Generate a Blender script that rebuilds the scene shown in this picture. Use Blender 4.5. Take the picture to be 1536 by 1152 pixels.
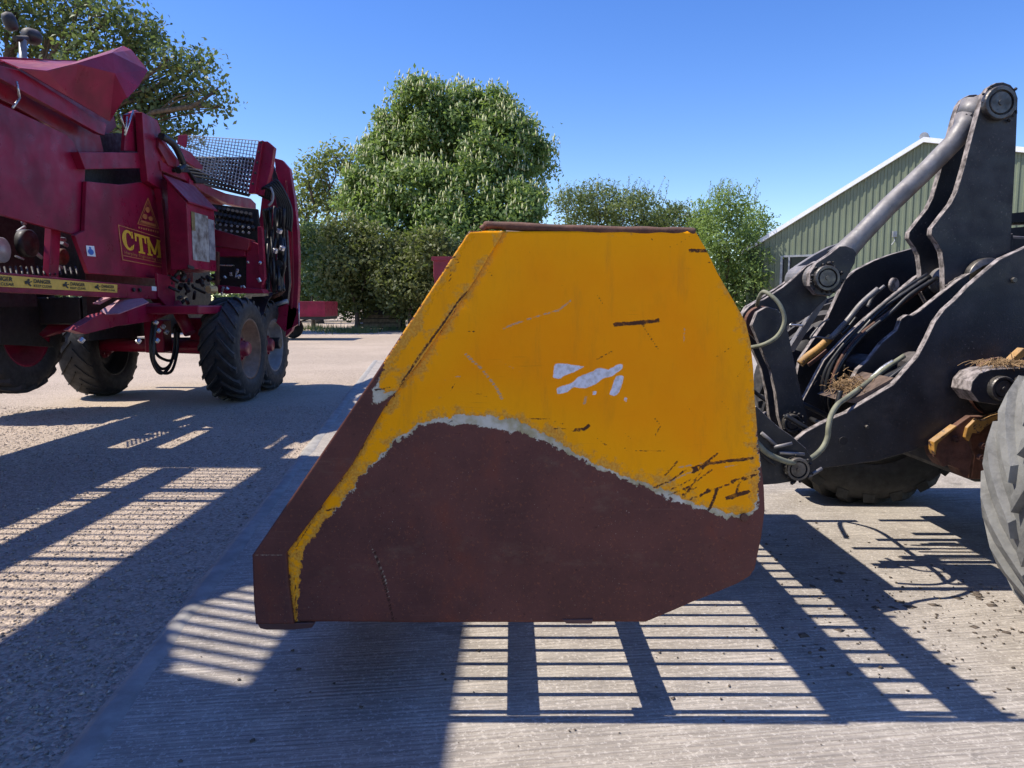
import bpy, bmesh, math, random
import numpy as np
from mathutils import Vector, Matrix, noise as mnoise

for o in list(bpy.data.objects): bpy.data.objects.remove(o, do_unlink=True)
SC = bpy.context.scene
COL = SC.collection
R = math.radians
random.seed(7); RNG = np.random.default_rng(7)

# ------------------------------------------------------------------ camera, sky, sun, exposure
F = 1109.0; HC = 1.5; PITCH = math.atan(121.0 / F)
cam_d = bpy.data.cameras.new('camera'); cam = bpy.data.objects.new('camera', cam_d); COL.objects.link(cam)
cam_d.sensor_width = 36.0; cam_d.lens = 36.0 * F / 1536.0
cam_d.clip_start = 0.05; cam_d.clip_end = 2000.0
cam.location = (0, 0, HC); cam.rotation_euler = (math.pi / 2 - PITCH, 0, 0)
SC.camera = cam

SUN_EL = R(54.6); SUN_AZ = R(1.2)      # sun stands to the left (-X), a little ahead
S = Vector((-math.cos(SUN_EL) * math.cos(SUN_AZ), math.cos(SUN_EL) * math.sin(SUN_AZ), math.sin(SUN_EL)))
COT = 1.0 / math.tan(SUN_EL)
world = bpy.data.worlds.new('World'); SC.world = world; world.use_nodes = True
wn = world.node_tree; wn.nodes.clear()
sky = wn.nodes.new('ShaderNodeTexSky'); sky.sky_type = 'NISHITA'; sky.sun_disc = False
sky.sun_elevation = SUN_EL; sky.sun_rotation = math.atan2(S.x, S.y)
sky.altitude = 0; sky.air_density = 1.0; sky.dust_density = 0.2; sky.ozone_density = 3.0
bg = wn.nodes.new('ShaderNodeBackground'); bg.inputs['Strength'].default_value = 0.15
wo = wn.nodes.new('ShaderNodeOutputWorld')
hs = wn.nodes.new('ShaderNodeHueSaturation'); hs.inputs['Hue'].default_value = .517; hs.inputs['Saturation'].default_value = 1.30
wn.links.new(sky.outputs[0], hs.inputs['Color']); wn.links.new(hs.outputs[0], bg.inputs[0]); wn.links.new(bg.outputs[0], wo.inputs[0])
sun_d = bpy.data.lights.new('sun', 'SUN'); sun_d.energy = 4.7; sun_d.angle = R(0.5); sun_d.color = (1.0, 0.93, 0.82)
sun = bpy.data.objects.new('sun', sun_d); COL.objects.link(sun)
sun.rotation_euler = S.to_track_quat('Z', 'Y').to_euler(); sun.location = S * 40
SC.view_settings.view_transform = 'Standard'; SC.view_settings.look = 'None'
SC.view_settings.exposure = 0.5; SC.view_settings.gamma = 1.0
try: SC.view_settings.use_curve_mapping = False
except Exception: pass
SC.cycles.max_bounces = 6; SC.cycles.diffuse_bounces = 4; SC.cycles.transparent_max_bounces = 6
SC.cycles.use_denoising = True

# ------------------------------------------------------------------ measuring: sight lines met with planes of the place
def ray(x, y):
    a = (x - 768.0) / F; b = (576.0 - y) / F
    return Vector((a, math.cos(PITCH) + b * math.sin(PITCH), -math.sin(PITCH) + b * math.cos(PITCH)))
def atY(x, y, Y):
    r = ray(x, y); t = Y / r.y; return Vector((r.x * t, Y, HC + r.z * t))
def atX(x, y, X):
    r = ray(x, y); t = X / r.x; return Vector((X, r.y * t, HC + r.z * t))
def atZ(x, y, Z=0.0):
    r = ray(x, y); t = (Z - HC) / r.z; return Vector((r.x * t, r.y * t, Z))
def zoom(ox, oy, s): return lambda *ps: [(ox + s * x, oy + s * y) for x, y in ps]
z3 = zoom(1056, 100, .3125); z4 = zoom(1056, 400, .3125); z6 = zoom(380, 300, .5731)
zA = zoom(1100, 360, .15625); zB = zoom(1100, 540, .15625); zC = zoom(1300, 360, .15365); zD = zoom(1330, 520, .3474)
zE = zoom(220, 190, .15625); zF = zoom(280, 340, .15625); zG = zoom(60, 280, .15625); zH = zoom(0, 380, .1953)
z1 = zoom(0, 0, .3125); z2 = zoom(0, 300, .3125)

# ------------------------------------------------------------------ materials
class NT:
    def __init__(s, name):
        s.m = bpy.data.materials.new(name); s.m.use_nodes = True; s.t = s.m.node_tree; s.t.nodes.clear()
        s.out = s.n('ShaderNodeOutputMaterial')
    def n(s, k, **kw):
        x = s.t.nodes.new(k)
        for a, v in kw.items(): setattr(x, a, v)
        return x
    def l(s, a, b): s.t.links.new(a, b)
    def set(s, sock, v):
        if hasattr(v, 'links') or isinstance(v, bpy.types.NodeSocket): s.l(v, sock)
        else: sock.default_value = v
    def coord(s, kind='Object'): return s.n('ShaderNodeTexCoord').outputs[kind]
    def mapping(s, vec, scale=(1, 1, 1), rot=(0, 0, 0)):
        m = s.n('ShaderNodeMapping'); s.l(vec, m.inputs[0]); m.inputs['Scale'].default_value = scale; m.inputs['Rotation'].default_value = rot
        return m.outputs[0]
    def noise(s, vec, scale=5, detail=4, rough=.55, col=False):
        x = s.n('ShaderNodeTexNoise'); s.l(vec, x.inputs['Vector']); x.inputs['Scale'].default_value = scale
        x.inputs['Detail'].default_value = detail; x.inputs['Roughness'].default_value = rough
        return x.outputs['Color' if col else 'Fac']
    def voro(s, vec, scale=5, feat='F1', out='Distance'):
        x = s.n('ShaderNodeTexVoronoi', feature=feat); s.l(vec, x.inputs['Vector']); x.inputs['Scale'].default_value = scale
        return x.outputs[out]
    def math(s, op, a, b=0.0, c=0.0):
        x = s.n('ShaderNodeMath', operation=op); s.set(x.inputs[0], a); s.set(x.inputs[1], b); s.set(x.inputs[2], c); return x.outputs[0]
    def ramp(s, fac, a, b, lo=0.0, hi=1.0):
        x = s.n('ShaderNodeMapRange'); x.interpolation_type = 'SMOOTHSTEP'
        s.set(x.inputs[0], fac); x.inputs[1].default_value = a; x.inputs[2].default_value = b
        x.inputs[3].default_value = lo; x.inputs[4].default_value = hi; return x.outputs[0]
    def mix(s, fac, a, b, mode='MIX'):
        x = s.n('ShaderNodeMix', data_type='RGBA', blend_type=mode); s.set(x.inputs[0], fac)
        for i, v in ((6, a), (7, b)):
            if isinstance(v, tuple): x.inputs[i].default_value = (*v[:3], 1)
            else: s.l(v, x.inputs[i])
        return x.outputs[2]
    def bump(s, h, strength=.3, dist=.01, normal=None):
        x = s.n('ShaderNodeBump'); s.l(h, x.inputs['Height']); x.inputs['Strength'].default_value = strength; x.inputs['Distance'].default_value = dist
        if normal is not None: s.l(normal, x.inputs['Normal'])
        return x.outputs[0]
    def attr(s, name):
        x = s.n('ShaderNodeAttribute'); x.attribute_name = name; return x.outputs['Fac']
    def pbr(s, col, rough=.5, metal=0.0, bump=None, spec=.5):
        p = s.n('ShaderNodeBsdfPrincipled')
        if isinstance(col, tuple): p.inputs['Base Color'].default_value = (*col[:3], 1)
        else: s.l(col, p.inputs['Base Color'])
        s.set(p.inputs['Roughness'], rough); s.set(p.inputs['Metallic'], metal)
        p.inputs['Specular IOR Level'].default_value = spec
        if bump is not None: s.l(bump, p.inputs['Normal'])
        return p.outputs[0]
    def done(s, sh): s.l(sh, s.out.inputs['Surface']); return s.m
MATS = {}
def sc3(c, k): return tuple(min(1, x * k) for x in c)
def M(name, col, rough=.5, metal=0.0, var=.2, scale=6, bump=.0, bscale=60, col2=None, dust=0.0, dustcol=(.36, .31, .26), spec=.5, chips=0.0, chipcol=(.05, .025, .02)):
    if name in MATS: return MATS[name]
    k = NT(name); v = k.coord()
    n1 = k.noise(v, scale, 6, .6)
    c = k.mix(k.ramp(n1, .3, .7), sc3(col, 1 - var), col2 or sc3(col, 1 + var))
    r = k.ramp(k.noise(v, scale * 2.3, 4), .25, .75, max(.05, rough - .12), min(1, rough + .14))
    if chips:
        cm = k.ramp(k.noise(v, 34, 6, .7), .72 - chips * .2, .735 - chips * .2)
        c = k.mix(cm, c, chipcol)
    if dust:
        g = k.n('ShaderNodeNewGeometry'); sx = k.n('ShaderNodeSeparateXYZ'); k.l(g.outputs['Normal'], sx.inputs[0])
        up = k.ramp(sx.outputs['Z'], .05, .8)
        dn = k.ramp(k.noise(v, 22, 6, .7), .32, .6)
        sp = k.math('MULTIPLY', k.ramp(k.noise(v, 70, 4, .7), .58, .70), k.ramp(k.noise(v, 6, 3), .4, .7, .25, .9))
        base = k.math('MULTIPLY', k.ramp(k.noise(v, 3.5, 5, .65), .5, .85), .22)
        f = k.math('MULTIPLY', k.math('MAXIMUM', k.math('MAXIMUM', k.math('MULTIPLY', up, k.math('ADD', .35, k.math('MULTIPLY', dn, .6))), k.math('MULTIPLY', sp, .6)), base), dust)
        c = k.mix(f, c, dustcol); r = k.math('ADD', r, k.math('MULTIPLY', f, .35))
    b = k.bump(k.noise(v, bscale, 5, .6), bump, .004) if bump else None
    MATS[name] = k.done(k.pbr(c, r, metal, b, spec)); return MATS[name]

MAROON = M('maroon_paint', (.22, .007, .034), .36, var=.3, scale=2.2, dust=.24, dustcol=(.34, .20, .19), chips=.1, chipcol=(.10, .035, .03), spec=.26)
MAROON2 = M('red_paint', (.19, .008, .022), .38, var=.25, scale=2.5, dust=.15, dustcol=(.36, .22, .2))
DARK = M('dark_greasy_steel', (.010, .009, .010), .55, var=.5, scale=9, dust=.08, bump=.3)
LDARK = M('loader_grey_paint', (.018, .018, .021), .5, var=.35, scale=5, dust=.7, dustcol=(.33, .275, .235), bump=.25, bscale=120)
LDARK2 = M('loader_dark_paint', (.011, .011, .013), .55, var=.3, scale=6, dust=.32, dustcol=(.36, .31, .28), bump=.25)
PINST = M('greased_pin_steel', (.10, .095, .09), .38, .7, var=.4, scale=18, dust=.3)
ROD = M('weathered_rod_steel', (.17, .165, .165), .5, .25, var=.3, scale=9, dust=.35, dustcol=(.42, .37, .35), bump=.2)
RUSTY = M('rusted_steel', (.105, .042, .026), .75, .1, var=.45, scale=14, bump=.5, bscale=90, dust=.3, dustcol=(.30, .21, .16))
BROWN = M('worn_brown_steel', (.09, .038, .034), .48, .1, var=.25, scale=5, bump=.2)
BARST = M('bucket_bar_steel', (.10, .065, .055), .5, .4, var=.4, scale=10)
RUBBER = M('black_rubber', (.018, .018, .019), .72, var=.35, scale=8, dust=.35, dustcol=(.22, .20, .185), bump=.35, bscale=70)
RUBDUST = M('dusty_grey_rubber', (.16, .16, .15), .85, var=.3, scale=7, dust=.75, dustcol=(.34, .33, .31), bump=.6, bscale=55)
HOSEP = M('pale_weathered_hose', (.20, .20, .135), .7, var=.3, scale=14)
HOSEB = M('black_hose', (.014, .014, .015), .45, var=.2)
RYEL = M('rust_stained_yellow', (.40, .20, .035), .6, var=.4, scale=9, dust=.5, dustcol=(.42, .32, .22), chips=.75)
YEL = M('machine_yellow_paint', (.62, .27, .01), .45, var=.2, scale=6, dust=.25, chips=.25)
RIMST = M('tan_wheel_rim', (.17, .095, .06), .6, .2, var=.35, dust=.4)
RIMGR = M('grey_wheel_rim', (.13, .14, .16), .5, .2, var=.25, dust=.3)
CHROME = M('bright_worn_metal', (.55, .55, .56), .3, .8, var=.2, scale=20)
INKY = M('yellow_sticker_ink', (.72, .40, .03), .5, var=.12)
INKO = M('orange_sticker_line', (.46, .15, .05), .5, var=.15)
INKB = M('black_sticker_ink', (.012, .012, .012), .5, var=.1)
STKY = M('yellow_warning_tape', (.70, .42, .06), .5, var=.14, scale=9, dust=.1)
STKW = M('white_sticker', (.72, .74, .76), .5, var=.06)
STKBL = M('blue_sticker_ink', (.03, .12, .42), .5, var=.1)
POSTER = M('faded_sticker_print', (.22, .17, .14), .5, var=.5, scale=7, col2=(.42, .42, .40))
POSTER2 = M('faded_sticker_blue', (.18, .18, .21), .5, var=.4, scale=9, col2=(.34, .34, .36))
POSTER3 = M('faded_sticker_olive', (.20, .15, .05), .5, var=.3, scale=9)
STRAW = M('dry_straw', (.30, .19, .09), .8, var=.4, scale=25)
GREYM = M('grey_galvanised', (.30, .31, .32), .5, .4, var=.2, dust=.2)
WHITE = M('white_trim_paint', (.80, .81, .82), .45, var=.05)
CLAD = M('olive_green_cladding', (.145, .172, .112), .5, var=.10, scale=.7, dust=.12, dustcol=(.3, .29, .24))
ROOFM = M('grey_roof_sheet', (.24, .24, .24), .6, var=.15)
BARK = M('tree_bark', (.095, .07, .05), .9, var=.4, scale=6, bump=.6, bscale=20)
TIMBER = M('weathered_timber', (.20, .15, .10), .8, var=.4, scale=6)
def glass_mat():
    k = NT('dark_window_glass'); return k.done(k.pbr((.012, .014, .016), .12, 0, None, .25))
GLASS = glass_mat()

def leaf_mat(name, dark, light, trans=.3, third=None):
    k = NT(name); g = k.n('ShaderNodeNewGeometry')
    rnd = g.outputs['Random Per Island']
    v = k.coord(); n = k.noise(v, .55, 3)
    f = k.math('ADD', k.math('MULTIPLY', rnd, .75), k.ramp(n, .35, .65, 0, .3))
    c = k.mix(f, dark, light)
    if third is not None: c = k.mix(k.ramp(rnd, .90, .93), c, third)
    d = k.pbr(c, .5, 0, None, .35)
    t = k.n('ShaderNodeBsdfTranslucent'); k.l(k.mix(.5, c, (.25, .36, .05)), t.inputs[0])
    m = k.n('ShaderNodeMixShader'); m.inputs[0].default_value = trans
    k.l(d, m.inputs[1]); k.l(t.outputs[0], m.inputs[2])
    return k.done(m.outputs[0])
LEAF_CH = leaf_mat('chestnut_leaf', (.075, .15, .045), (.30, .40, .12), .48)
LEAF_OAK = leaf_mat('oak_leaf', (.06, .09, .045), (.17, .215, .095), .36, (.20, .18, .05))
LEAF_PALE = leaf_mat('pale_leaf', (.15, .19, .06), (.32, .34, .12), .4)
LEAF_BUSH = leaf_mat('bush_leaf', (.07, .088, .032), (.20, .205, .07), .33)
LEAF_SHR = leaf_mat('shrub_leaf', (.075, .11, .042), (.21, .25, .09), .34)
LEAF_DK = leaf_mat('dark_shrub_leaf', (.045, .085, .036), (.125, .185, .078), .3)
LEAF_GR = leaf_mat('grass_blade', (.06, .09, .03), (.17, .18, .07), .3)
CANDLE = M('cream_blossom', (.46, .47, .25), .7, var=.12)

def gravel_mat(name, dark, light):
    k = NT(name); v = k.coord()
    big = k.noise(v, .22, 5, .6); mid = k.noise(v, 3.0, 5, .65)
    cell = k.voro(v, 62, 'F1', 'Color'); cd = k.voro(v, 62); cd2 = k.voro(v, 140)
    sx = k.n('ShaderNodeSeparateColor'); k.l(cell, sx.inputs[0])
    c = k.mix(sx.outputs[0], dark, light)
    c = k.mix(k.ramp(mid, .35, .7, 0, .5), c, (.44, .355, .275))
    c = k.mix(k.ramp(big, .4, .65, 0, .45), c, (.60, .485, .38))
    sp = k.noise(v, 9, 7, .75); c = k.mix(k.ramp(sp, .54, .66, 0, .45), c, (.27, .215, .165)); c = k.mix(k.ramp(k.noise(v, 17, 5, .7), .58, .68, 0, .5), c, (.70, .60, .50))
    h = k.math('ADD', k.math('MULTIPLY', k.math('SUBTRACT', 1, cd), .8), k.math('ADD', k.math('MULTIPLY', k.math('SUBTRACT', 1, cd2), .25), k.math('MULTIPLY', mid, 1.2)))
    return k.done(k.pbr(c, .92, 0, k.bump(h, .65, .026), .2))
GRAVEL = gravel_mat('gravel_yard', (.24, .19, .145), (.60, .485, .38))
STONES = M('gravel_stones', (.31, .25, .195), .9, var=.6, scale=55, col2=(.62, .51, .41))
def concrete_mat():
    k = NT('tamped_concrete'); v = k.coord()
    vr = k.mapping(v, (1, 1, 1), (0, 0, R(-7.3)))
    # tamping ridges run across the slab, broken up by stretched noise
    sx = k.n('ShaderNodeSeparateXYZ'); k.l(vr, sx.inputs[0])
    wob = k.noise(k.mapping(vr, (.7, 3, 1)), 1.6, 4)
    ph = k.math('ADD', k.math('MULTIPLY', sx.outputs['Y'], 2 * math.pi / .026), k.math('MULTIPLY', wob, 10))
    wave = k.math('SINE', ph)
    streak = k.noise(k.mapping(vr, (2.6, 75, 1)), 1.0, 6, .72)
    fine = k.noise(v, 130, 5, .7); mid = k.noise(v, 5, 6, .65); big = k.noise(v, .6, 4)
    amp = k.ramp(k.noise(v, 1.4, 3), .3, .7, .25, 1.0)
    h = k.math('ADD', k.math('MULTIPLY', k.math('MULTIPLY', wave, amp), .28), k.math('ADD', k.math('MULTIPLY', streak, 1.5), k.math('MULTIPLY', fine, .5)))
    c = k.mix(k.ramp(mid, .3, .72), (.38, .335, .285), (.55, .49, .42))
    c = k.mix(k.ramp(streak, .36, .60, .75, 0), c, (.22, .195, .17))
    c = k.mix(k.ramp(wave, -1, -.2, .4, 0), c, (.24, .215, .19))
    c = k.mix(k.ramp(big, .5, .72, 0, .35), c, (.30, .27, .235))
    c = k.mix(k.ramp(fine, .55, .68, 0, .5), c, (.19, .17, .15))
    c = k.mix(k.ramp(k.noise(v, 60, 5, .75), .53, .63, 0, .65), c, (.66, .60, .53))
    c = k.mix(k.ramp(k.noise(v, 48, 5, .75), .55, .66, 0, .55), c, (.20, .175, .15))
    oil = k.math('MAXIMUM', k.ramp(k.noise(v, 2.1, 6, .65), .60, .70, 0, .55), k.ramp(k.noise(v, .9, 6, .7), .55, .7, 0, .3))
    c = k.mix(oil, c, (.12, .11, .10))
    return k.done(k.pbr(c, .88, 0, k.bump(h, .55, .012), .25))
CONC = concrete_mat()
def concrete_edge_mat():
    k = NT('trowelled_concrete_edge'); v = k.coord()
    mid = k.noise(v, 7, 6, .65); fine = k.noise(v, 110, 5, .7)
    c = k.mix(k.ramp(mid, .3, .7), (.25, .235, .215), (.38, .36, .33))
    c = k.mix(k.ramp(k.noise(v, 2.0, 5), .55, .72, 0, .5), c, (.22, .195, .17))
    return k.done(k.pbr(c, .85, 0, k.bump(fine, .35, .006), .25))
CEDGE = concrete_edge_mat()

def bucket_mat():
    k = NT('worn_bucket_paint'); v = k.coord()
    dy, dp, ds, dl, dw = (k.attr(a) for a in ('d_paint', 'd_primer', 'd_dark', 'd_pale', 'd_white'))
    n1 = k.math('SUBTRACT', k.noise(v, 13, 9, .68), .5); n2 = k.math('SUBTRACT', k.noise(v, 120, 4, .6), .5); n3 = k.math('SUBTRACT', k.noise(v, 45, 6, .7), .5)
    def edge(d, amp, amp2=.006, w=.0014):
        e = k.math('ADD', d, k.math('ADD', k.math('ADD', k.math('MULTIPLY', n1, amp), k.math('MULTIPLY', n3, amp * .7)), k.math('MULTIPLY', n2, amp2)))
        return k.ramp(e, -w, w)
    def scratch(rot, sx, sz, lo, hi):      # fine scuffs drawn out along one direction
        m = k.mapping(v, (sx, 1, sz), (0, rot, 0)); return k.ramp(k.noise(m, 1.0, 3, .55), lo, hi)
    my = edge(k.math('ADD', dy, .004), .050, .012); mp = edge(k.math('SUBTRACT', dp, .003), .070, .014); ms = edge(ds, .005, .009); ml = edge(dl, .004, .009); mw = edge(dw, .010, .006)
    tone = k.noise(v, 1.7, 5, .6); fade = k.noise(k.mapping(v, (3, 1, 1)), 3.2, 6, .62)
    yel = k.mix(k.ramp(tone, .3, .72), (.92, .285, .0), (.96, .345, .001))
    yel = k.mix(k.ramp(dy, .02, .22, .5, 0), yel, (.93, .42, .002))      # lighter yellow towards the edge of the paint
    yel = k.mix(k.ramp(fade, .52, .78, 0, .5), yel, (.70, .255, .006))
    grime = k.math('MULTIPLY', k.ramp(k.noise(k.mapping(v, (9, 1, 1.6)), 1.3, 7, .7), .52, .75), .30); yel = k.mix(grime, yel, (.36, .15, .02))
    sc1 = scratch(R(28), 4, 150, .66, .72); sc2 = scratch(R(-35), 5, 190, .67, .73); sc3_ = scratch(R(80), 6, 160, .69, .75)
    scm = k.math('MULTIPLY', k.math('MAXIMUM', k.math('MAXIMUM', sc1, sc2), sc3_), k.ramp(k.noise(v, 3.5, 4), .45, .68, .0, .5))
    yel = k.mix(scm, yel, (.30, .12, .02))
    chip = k.ramp(k.noise(v, 95, 5, .72), .70, .72); yel = k.mix(k.math('MULTIPLY', chip, k.ramp(k.noise(v, 5, 3), .45, .65)), yel, (.10, .045, .02))
    br = k.mix(k.ramp(k.noise(v, 4, 6, .65), .3, .7), (.092, .040, .034), (.132, .053, .043))
    rustn = k.noise(k.mapping(v, (1.5, 1, .8)), 2.6, 8, .68)
    br = k.mix(k.ramp(rustn, .52, .74, 0, .5), br, (.20, .052, .028))
    br = k.mix(k.math('MULTIPLY', k.ramp(k.noise(v, 90, 6, .75), .56, .66), .6), br, (.24, .085, .045))
    br = k.mix(k.math('MULTIPLY', k.ramp(k.noise(v, 60, 6, .75), .60, .66), .6), br, (.045, .02, .018))
    hs1 = scratch(R(14), 5, 210, .62, .72); hs2 = scratch(R(66), 4, 180, .63, .72)
    br = k.mix(k.math('MULTIPLY', k.math('MAXIMUM', hs1, k.math('MULTIPLY', hs2, .7)), k.ramp(k.noise(v, 2.7, 4), .45, .7, .0, .30)), br, (.21, .115, .09))
    br = k.mix(k.math('MULTIPLY', k.ramp(k.noise(v, 210, 2, .5), .735, .76), .8), br, (.42, .34, .28))
    mud = k.math('MULTIPLY', k.ramp(k.noise(k.mapping(v, (1.2, 1, 2.4)), 2.3, 7, .7), .56, .72), .35); br = k.mix(mud, br, (.20, .13, .09))
    prim = k.mix(k.ramp(k.noise(v, 18, 7, .65), .3, .7), (.36, .31, .17), (.58, .55, .46))
    c = k.mix(mp, br, prim); c = k.mix(my, c, yel)
    part = k.math('MULTIPLY', k.ramp(k.math('ADD', dy, k.math('ADD', k.math('MULTIPLY', n1, .22), k.math('MULTIPLY', n3, .10))), .0, .030, .5, 0), my)
    c = k.mix(part, c, k.mix(k.ramp(n2, -.1, .1), (.48, .34, .09), (.30, .14, .05)))
    wt = k.mix(k.ramp(k.noise(v, 60, 5), .4, .65), (.70, .70, .76), (.52, .50, .50))
    c = k.mix(k.math('MULTIPLY', mw, k.ramp(n3, -.22, -.16)), c, wt); c = k.mix(k.math('MULTIPLY', ml, .75), c, (.38, .33, .24))
    c = k.mix(k.math('MULTIPLY', ms, k.ramp(n3, -.2, .0, .6, .97)), c, (.055, .024, .018))
    rough = k.math('ADD', k.ramp(n3, -.2, .2, .34, .52), k.math('MULTIPLY', k.math('SUBTRACT', 1, my), .06))
    h = k.math('ADD', k.math('MULTIPLY', k.math('ADD', my, mp), .5), k.math('SUBTRACT', k.math('MULTIPLY', k.noise(v, 40, 6, .7), .55), k.math('MULTIPLY', ms, .6)))
    return k.done(k.pbr(c, rough, 0, k.bump(h, .6, .003), .09))
BUCKET = bucket_mat()

# ------------------------------------------------------------------ mesh building
class MB:
    def __init__(s): s.v = []; s.f = []; s.smooth = []
    def add(s, vs, fs, smooth=False):
        b = len(s.v); s.v += [Vector(p) for p in vs]
        for f in fs: s.f.append([b + i for i in f]); s.smooth.append(smooth)
        return s
    def box(s, a, b):
        (x0, y0, z0), (x1, y1, z1_) = a, b
        x0, x1 = min(x0, x1), max(x0, x1); y0, y1 = min(y0, y1), max(y0, y1); z0, zz = min(z0, z1_), max(z0, z1_)
        return s.add([(x0, y0, z0), (x1, y0, z0), (x1, y1, z0), (x0, y1, z0), (x0, y0, zz), (x1, y0, zz), (x1, y1, zz), (x0, y1, zz)],
                     [(0, 3, 2, 1), (4, 5, 6, 7), (0, 1, 5, 4), (1, 2, 6, 5), (2, 3, 7, 6), (3, 0, 4, 7)])
    def prism(s, pts, ext):
        pts = [Vector(p) for p in pts]; ext = Vector(ext); n = len(pts)
        nrm = Vector((0, 0, 0))
        for i in range(n): nrm += pts[i].cross(pts[(i + 1) % n])
        if nrm.dot(ext) > 0: pts.reverse()
        vs = pts + [p + ext for p in pts]
        fs = [list(range(n)), list(range(2 * n - 1, n - 1, -1))]
        for i in range(n):
            j = (i + 1) % n; fs.append([j, i, n + i, n + j])
        return s.add(vs, fs)
    def tube(s, path, r, n=10, cap=True):
        path = [Vector(p) for p in path]; m = len(path); rs = r if isinstance(r, (list, tuple)) else [r] * m
        vs = []; fs = []; prev = None
        for i, p in enumerate(path):
            t = (path[min(i + 1, m - 1)] - path[max(i - 1, 0)]).normalized()
            if prev is None: u = t.orthogonal().normalized()
            else:
                u = prev - t * prev.dot(t)
                u = u.normalized() if u.length > 1e-6 else t.orthogonal().normalized()
            prev = u; w = t.cross(u)
            for k in range(n):
                a = 2 * math.pi * k / n; vs.append(p + (u * math.cos(a) + w * math.sin(a)) * rs[i])
        for i in range(m - 1):
            for k in range(n):
                k2 = (k + 1) % n; fs.append([i * n + k, i * n + k2, (i + 1) * n + k2, (i + 1) * n + k])
        b0 = len(s.v); s.add(vs, fs, True)
        if cap:
            s.f.append([b0 + k for k in range(n - 1, -1, -1)]); s.smooth.append(False)
            s.f.append([b0 + (m - 1) * n + k for k in range(n)]); s.smooth.append(False)
        return s
    def lathe(s, prof, org, axis, n=40, smooth=True):
        org = Vector(org); ax = Vector(axis).normalized(); u = ax.orthogonal().normalized(); w = ax.cross(u)
        vs = []; fs = []; m = len(prof)
        for r, a in prof:
            for k in range(n):
                t = 2 * math.pi * k / n; vs.append(org + ax * a + (u * math.cos(t) + w * math.sin(t)) * max(r, 1e-4))
        for i in range(m - 1):
            for k in range(n):
                k2 = (k + 1) % n; fs.append([i * n + k, i * n + k2, (i + 1) * n + k2, (i + 1) * n + k])
        return s.add(vs, fs, smooth)
    def cyl(s, a, b, r, n=20):
        a = Vector(a); b = Vector(b); L = (b - a).length; c = min(r * .12, L * .2)
        return s.lathe([(0, 0), (r - c, 0), (r, c), (r, L - c), (r - c, L), (0, L)], a, b - a, n, False)
    def build(s, name, mat, root=None, parent=None, bevel=0.0, kind=None):
        off = Vector(root.location) if root is not None else Vector((0, 0, 0))
        me = bpy.data.meshes.new(name); me.from_pydata([tuple(p - off) for p in s.v], [], s.f)
        me.polygons.foreach_set('use_smooth', s.smooth); me.materials.append(mat); me.update()
        if not root:
            pass
        o = bpy.data.objects.new(name, me); COL.objects.link(o)
        if root is not None: o.parent = parent if parent is not None else root
        if bevel:
            b = o.modifiers.new('bevel', 'BEVEL'); b.width = bevel; b.segments = 2; b.limit_method = 'ANGLE'; b.angle_limit = R(40)
        if kind: o['kind'] = kind
        return o
def tag(o, label, cat, group=None, kind=None):
    o['label'] = label; o['category'] = cat
    if group: o['group'] = group
    if kind: o['kind'] = kind
    return o
def thing(name, loc, label, cat, group=None):
    o = bpy.data.objects.new(name, None); COL.objects.link(o); o.location = loc; o.empty_display_size = .2
    return tag(o, label, cat, group)
def fast_mesh(name, verts, quads):
    me = bpy.data.meshes.new(name); nv = len(verts); nf, k = quads.shape
    me.vertices.add(nv); me.vertices.foreach_set('co', np.asarray(verts, dtype=np.float32).ravel())
    me.loops.add(nf * k); me.loops.foreach_set('vertex_index', quads.astype(np.int32).ravel())
    me.polygons.add(nf); me.polygons.foreach_set('loop_start', np.arange(0, nf * k, k, dtype=np.int32))
    me.update(calc_edges=True); me.validate(); return me
def smoothpath(pts, sub=6):
    pts = [Vector(p) for p in pts]; out = []
    for i in range(len(pts) - 1):
        p0 = pts[max(i - 1, 0)]; p1 = pts[i]; p2 = pts[i + 1]; p3 = pts[min(i + 2, len(pts) - 1)]
        for k in range(sub):
            t = k / sub
            out.append(.5 * ((2 * p1) + (p2 - p0) * t + (2 * p0 - 5 * p1 + 4 * p2 - p3) * t * t + (3 * p1 - p0 - 3 * p2 + p3) * t ** 3))
    out.append(pts[-1]); return out
def yplate(pts, Y, t): return MB().prism([atY(x, y, Y) for x, y in pts], (0, t, 0))
def xplate(pts, X, t): return MB().prism([atX(x, y, X) for x, y in pts], (-t, 0, 0))
def copy_part(o, parent, dloc):
    c = o.copy(); COL.objects.link(c); c.parent = parent; c.location = Vector(o.location) + Vector(dloc); return c

# ------------------------------------------------------------------ ground
g = MB(); g.add([(-400, -60, 0), (400, -60, 0), (400, 700, 0), (-400, 700, 0)], [(0, 1, 2, 3)])
ground = g.build('ground', GRAVEL); ground['kind'] = 'structure'
EA = Vector((-1.40, 1.7, 0)); EB = Vector((-3.60, 19.2, 0)); ED = (EB - EA).normalized(); EN = Vector((ED.y, -ED.x, 0))
EP = EA - ED * 14
slab = MB().prism([EP, EB, EB + EN * 60, EP + EN * 60], (0, 0, .022)).build('concrete_pad', CONC); slab['kind'] = 'structure'
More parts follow.
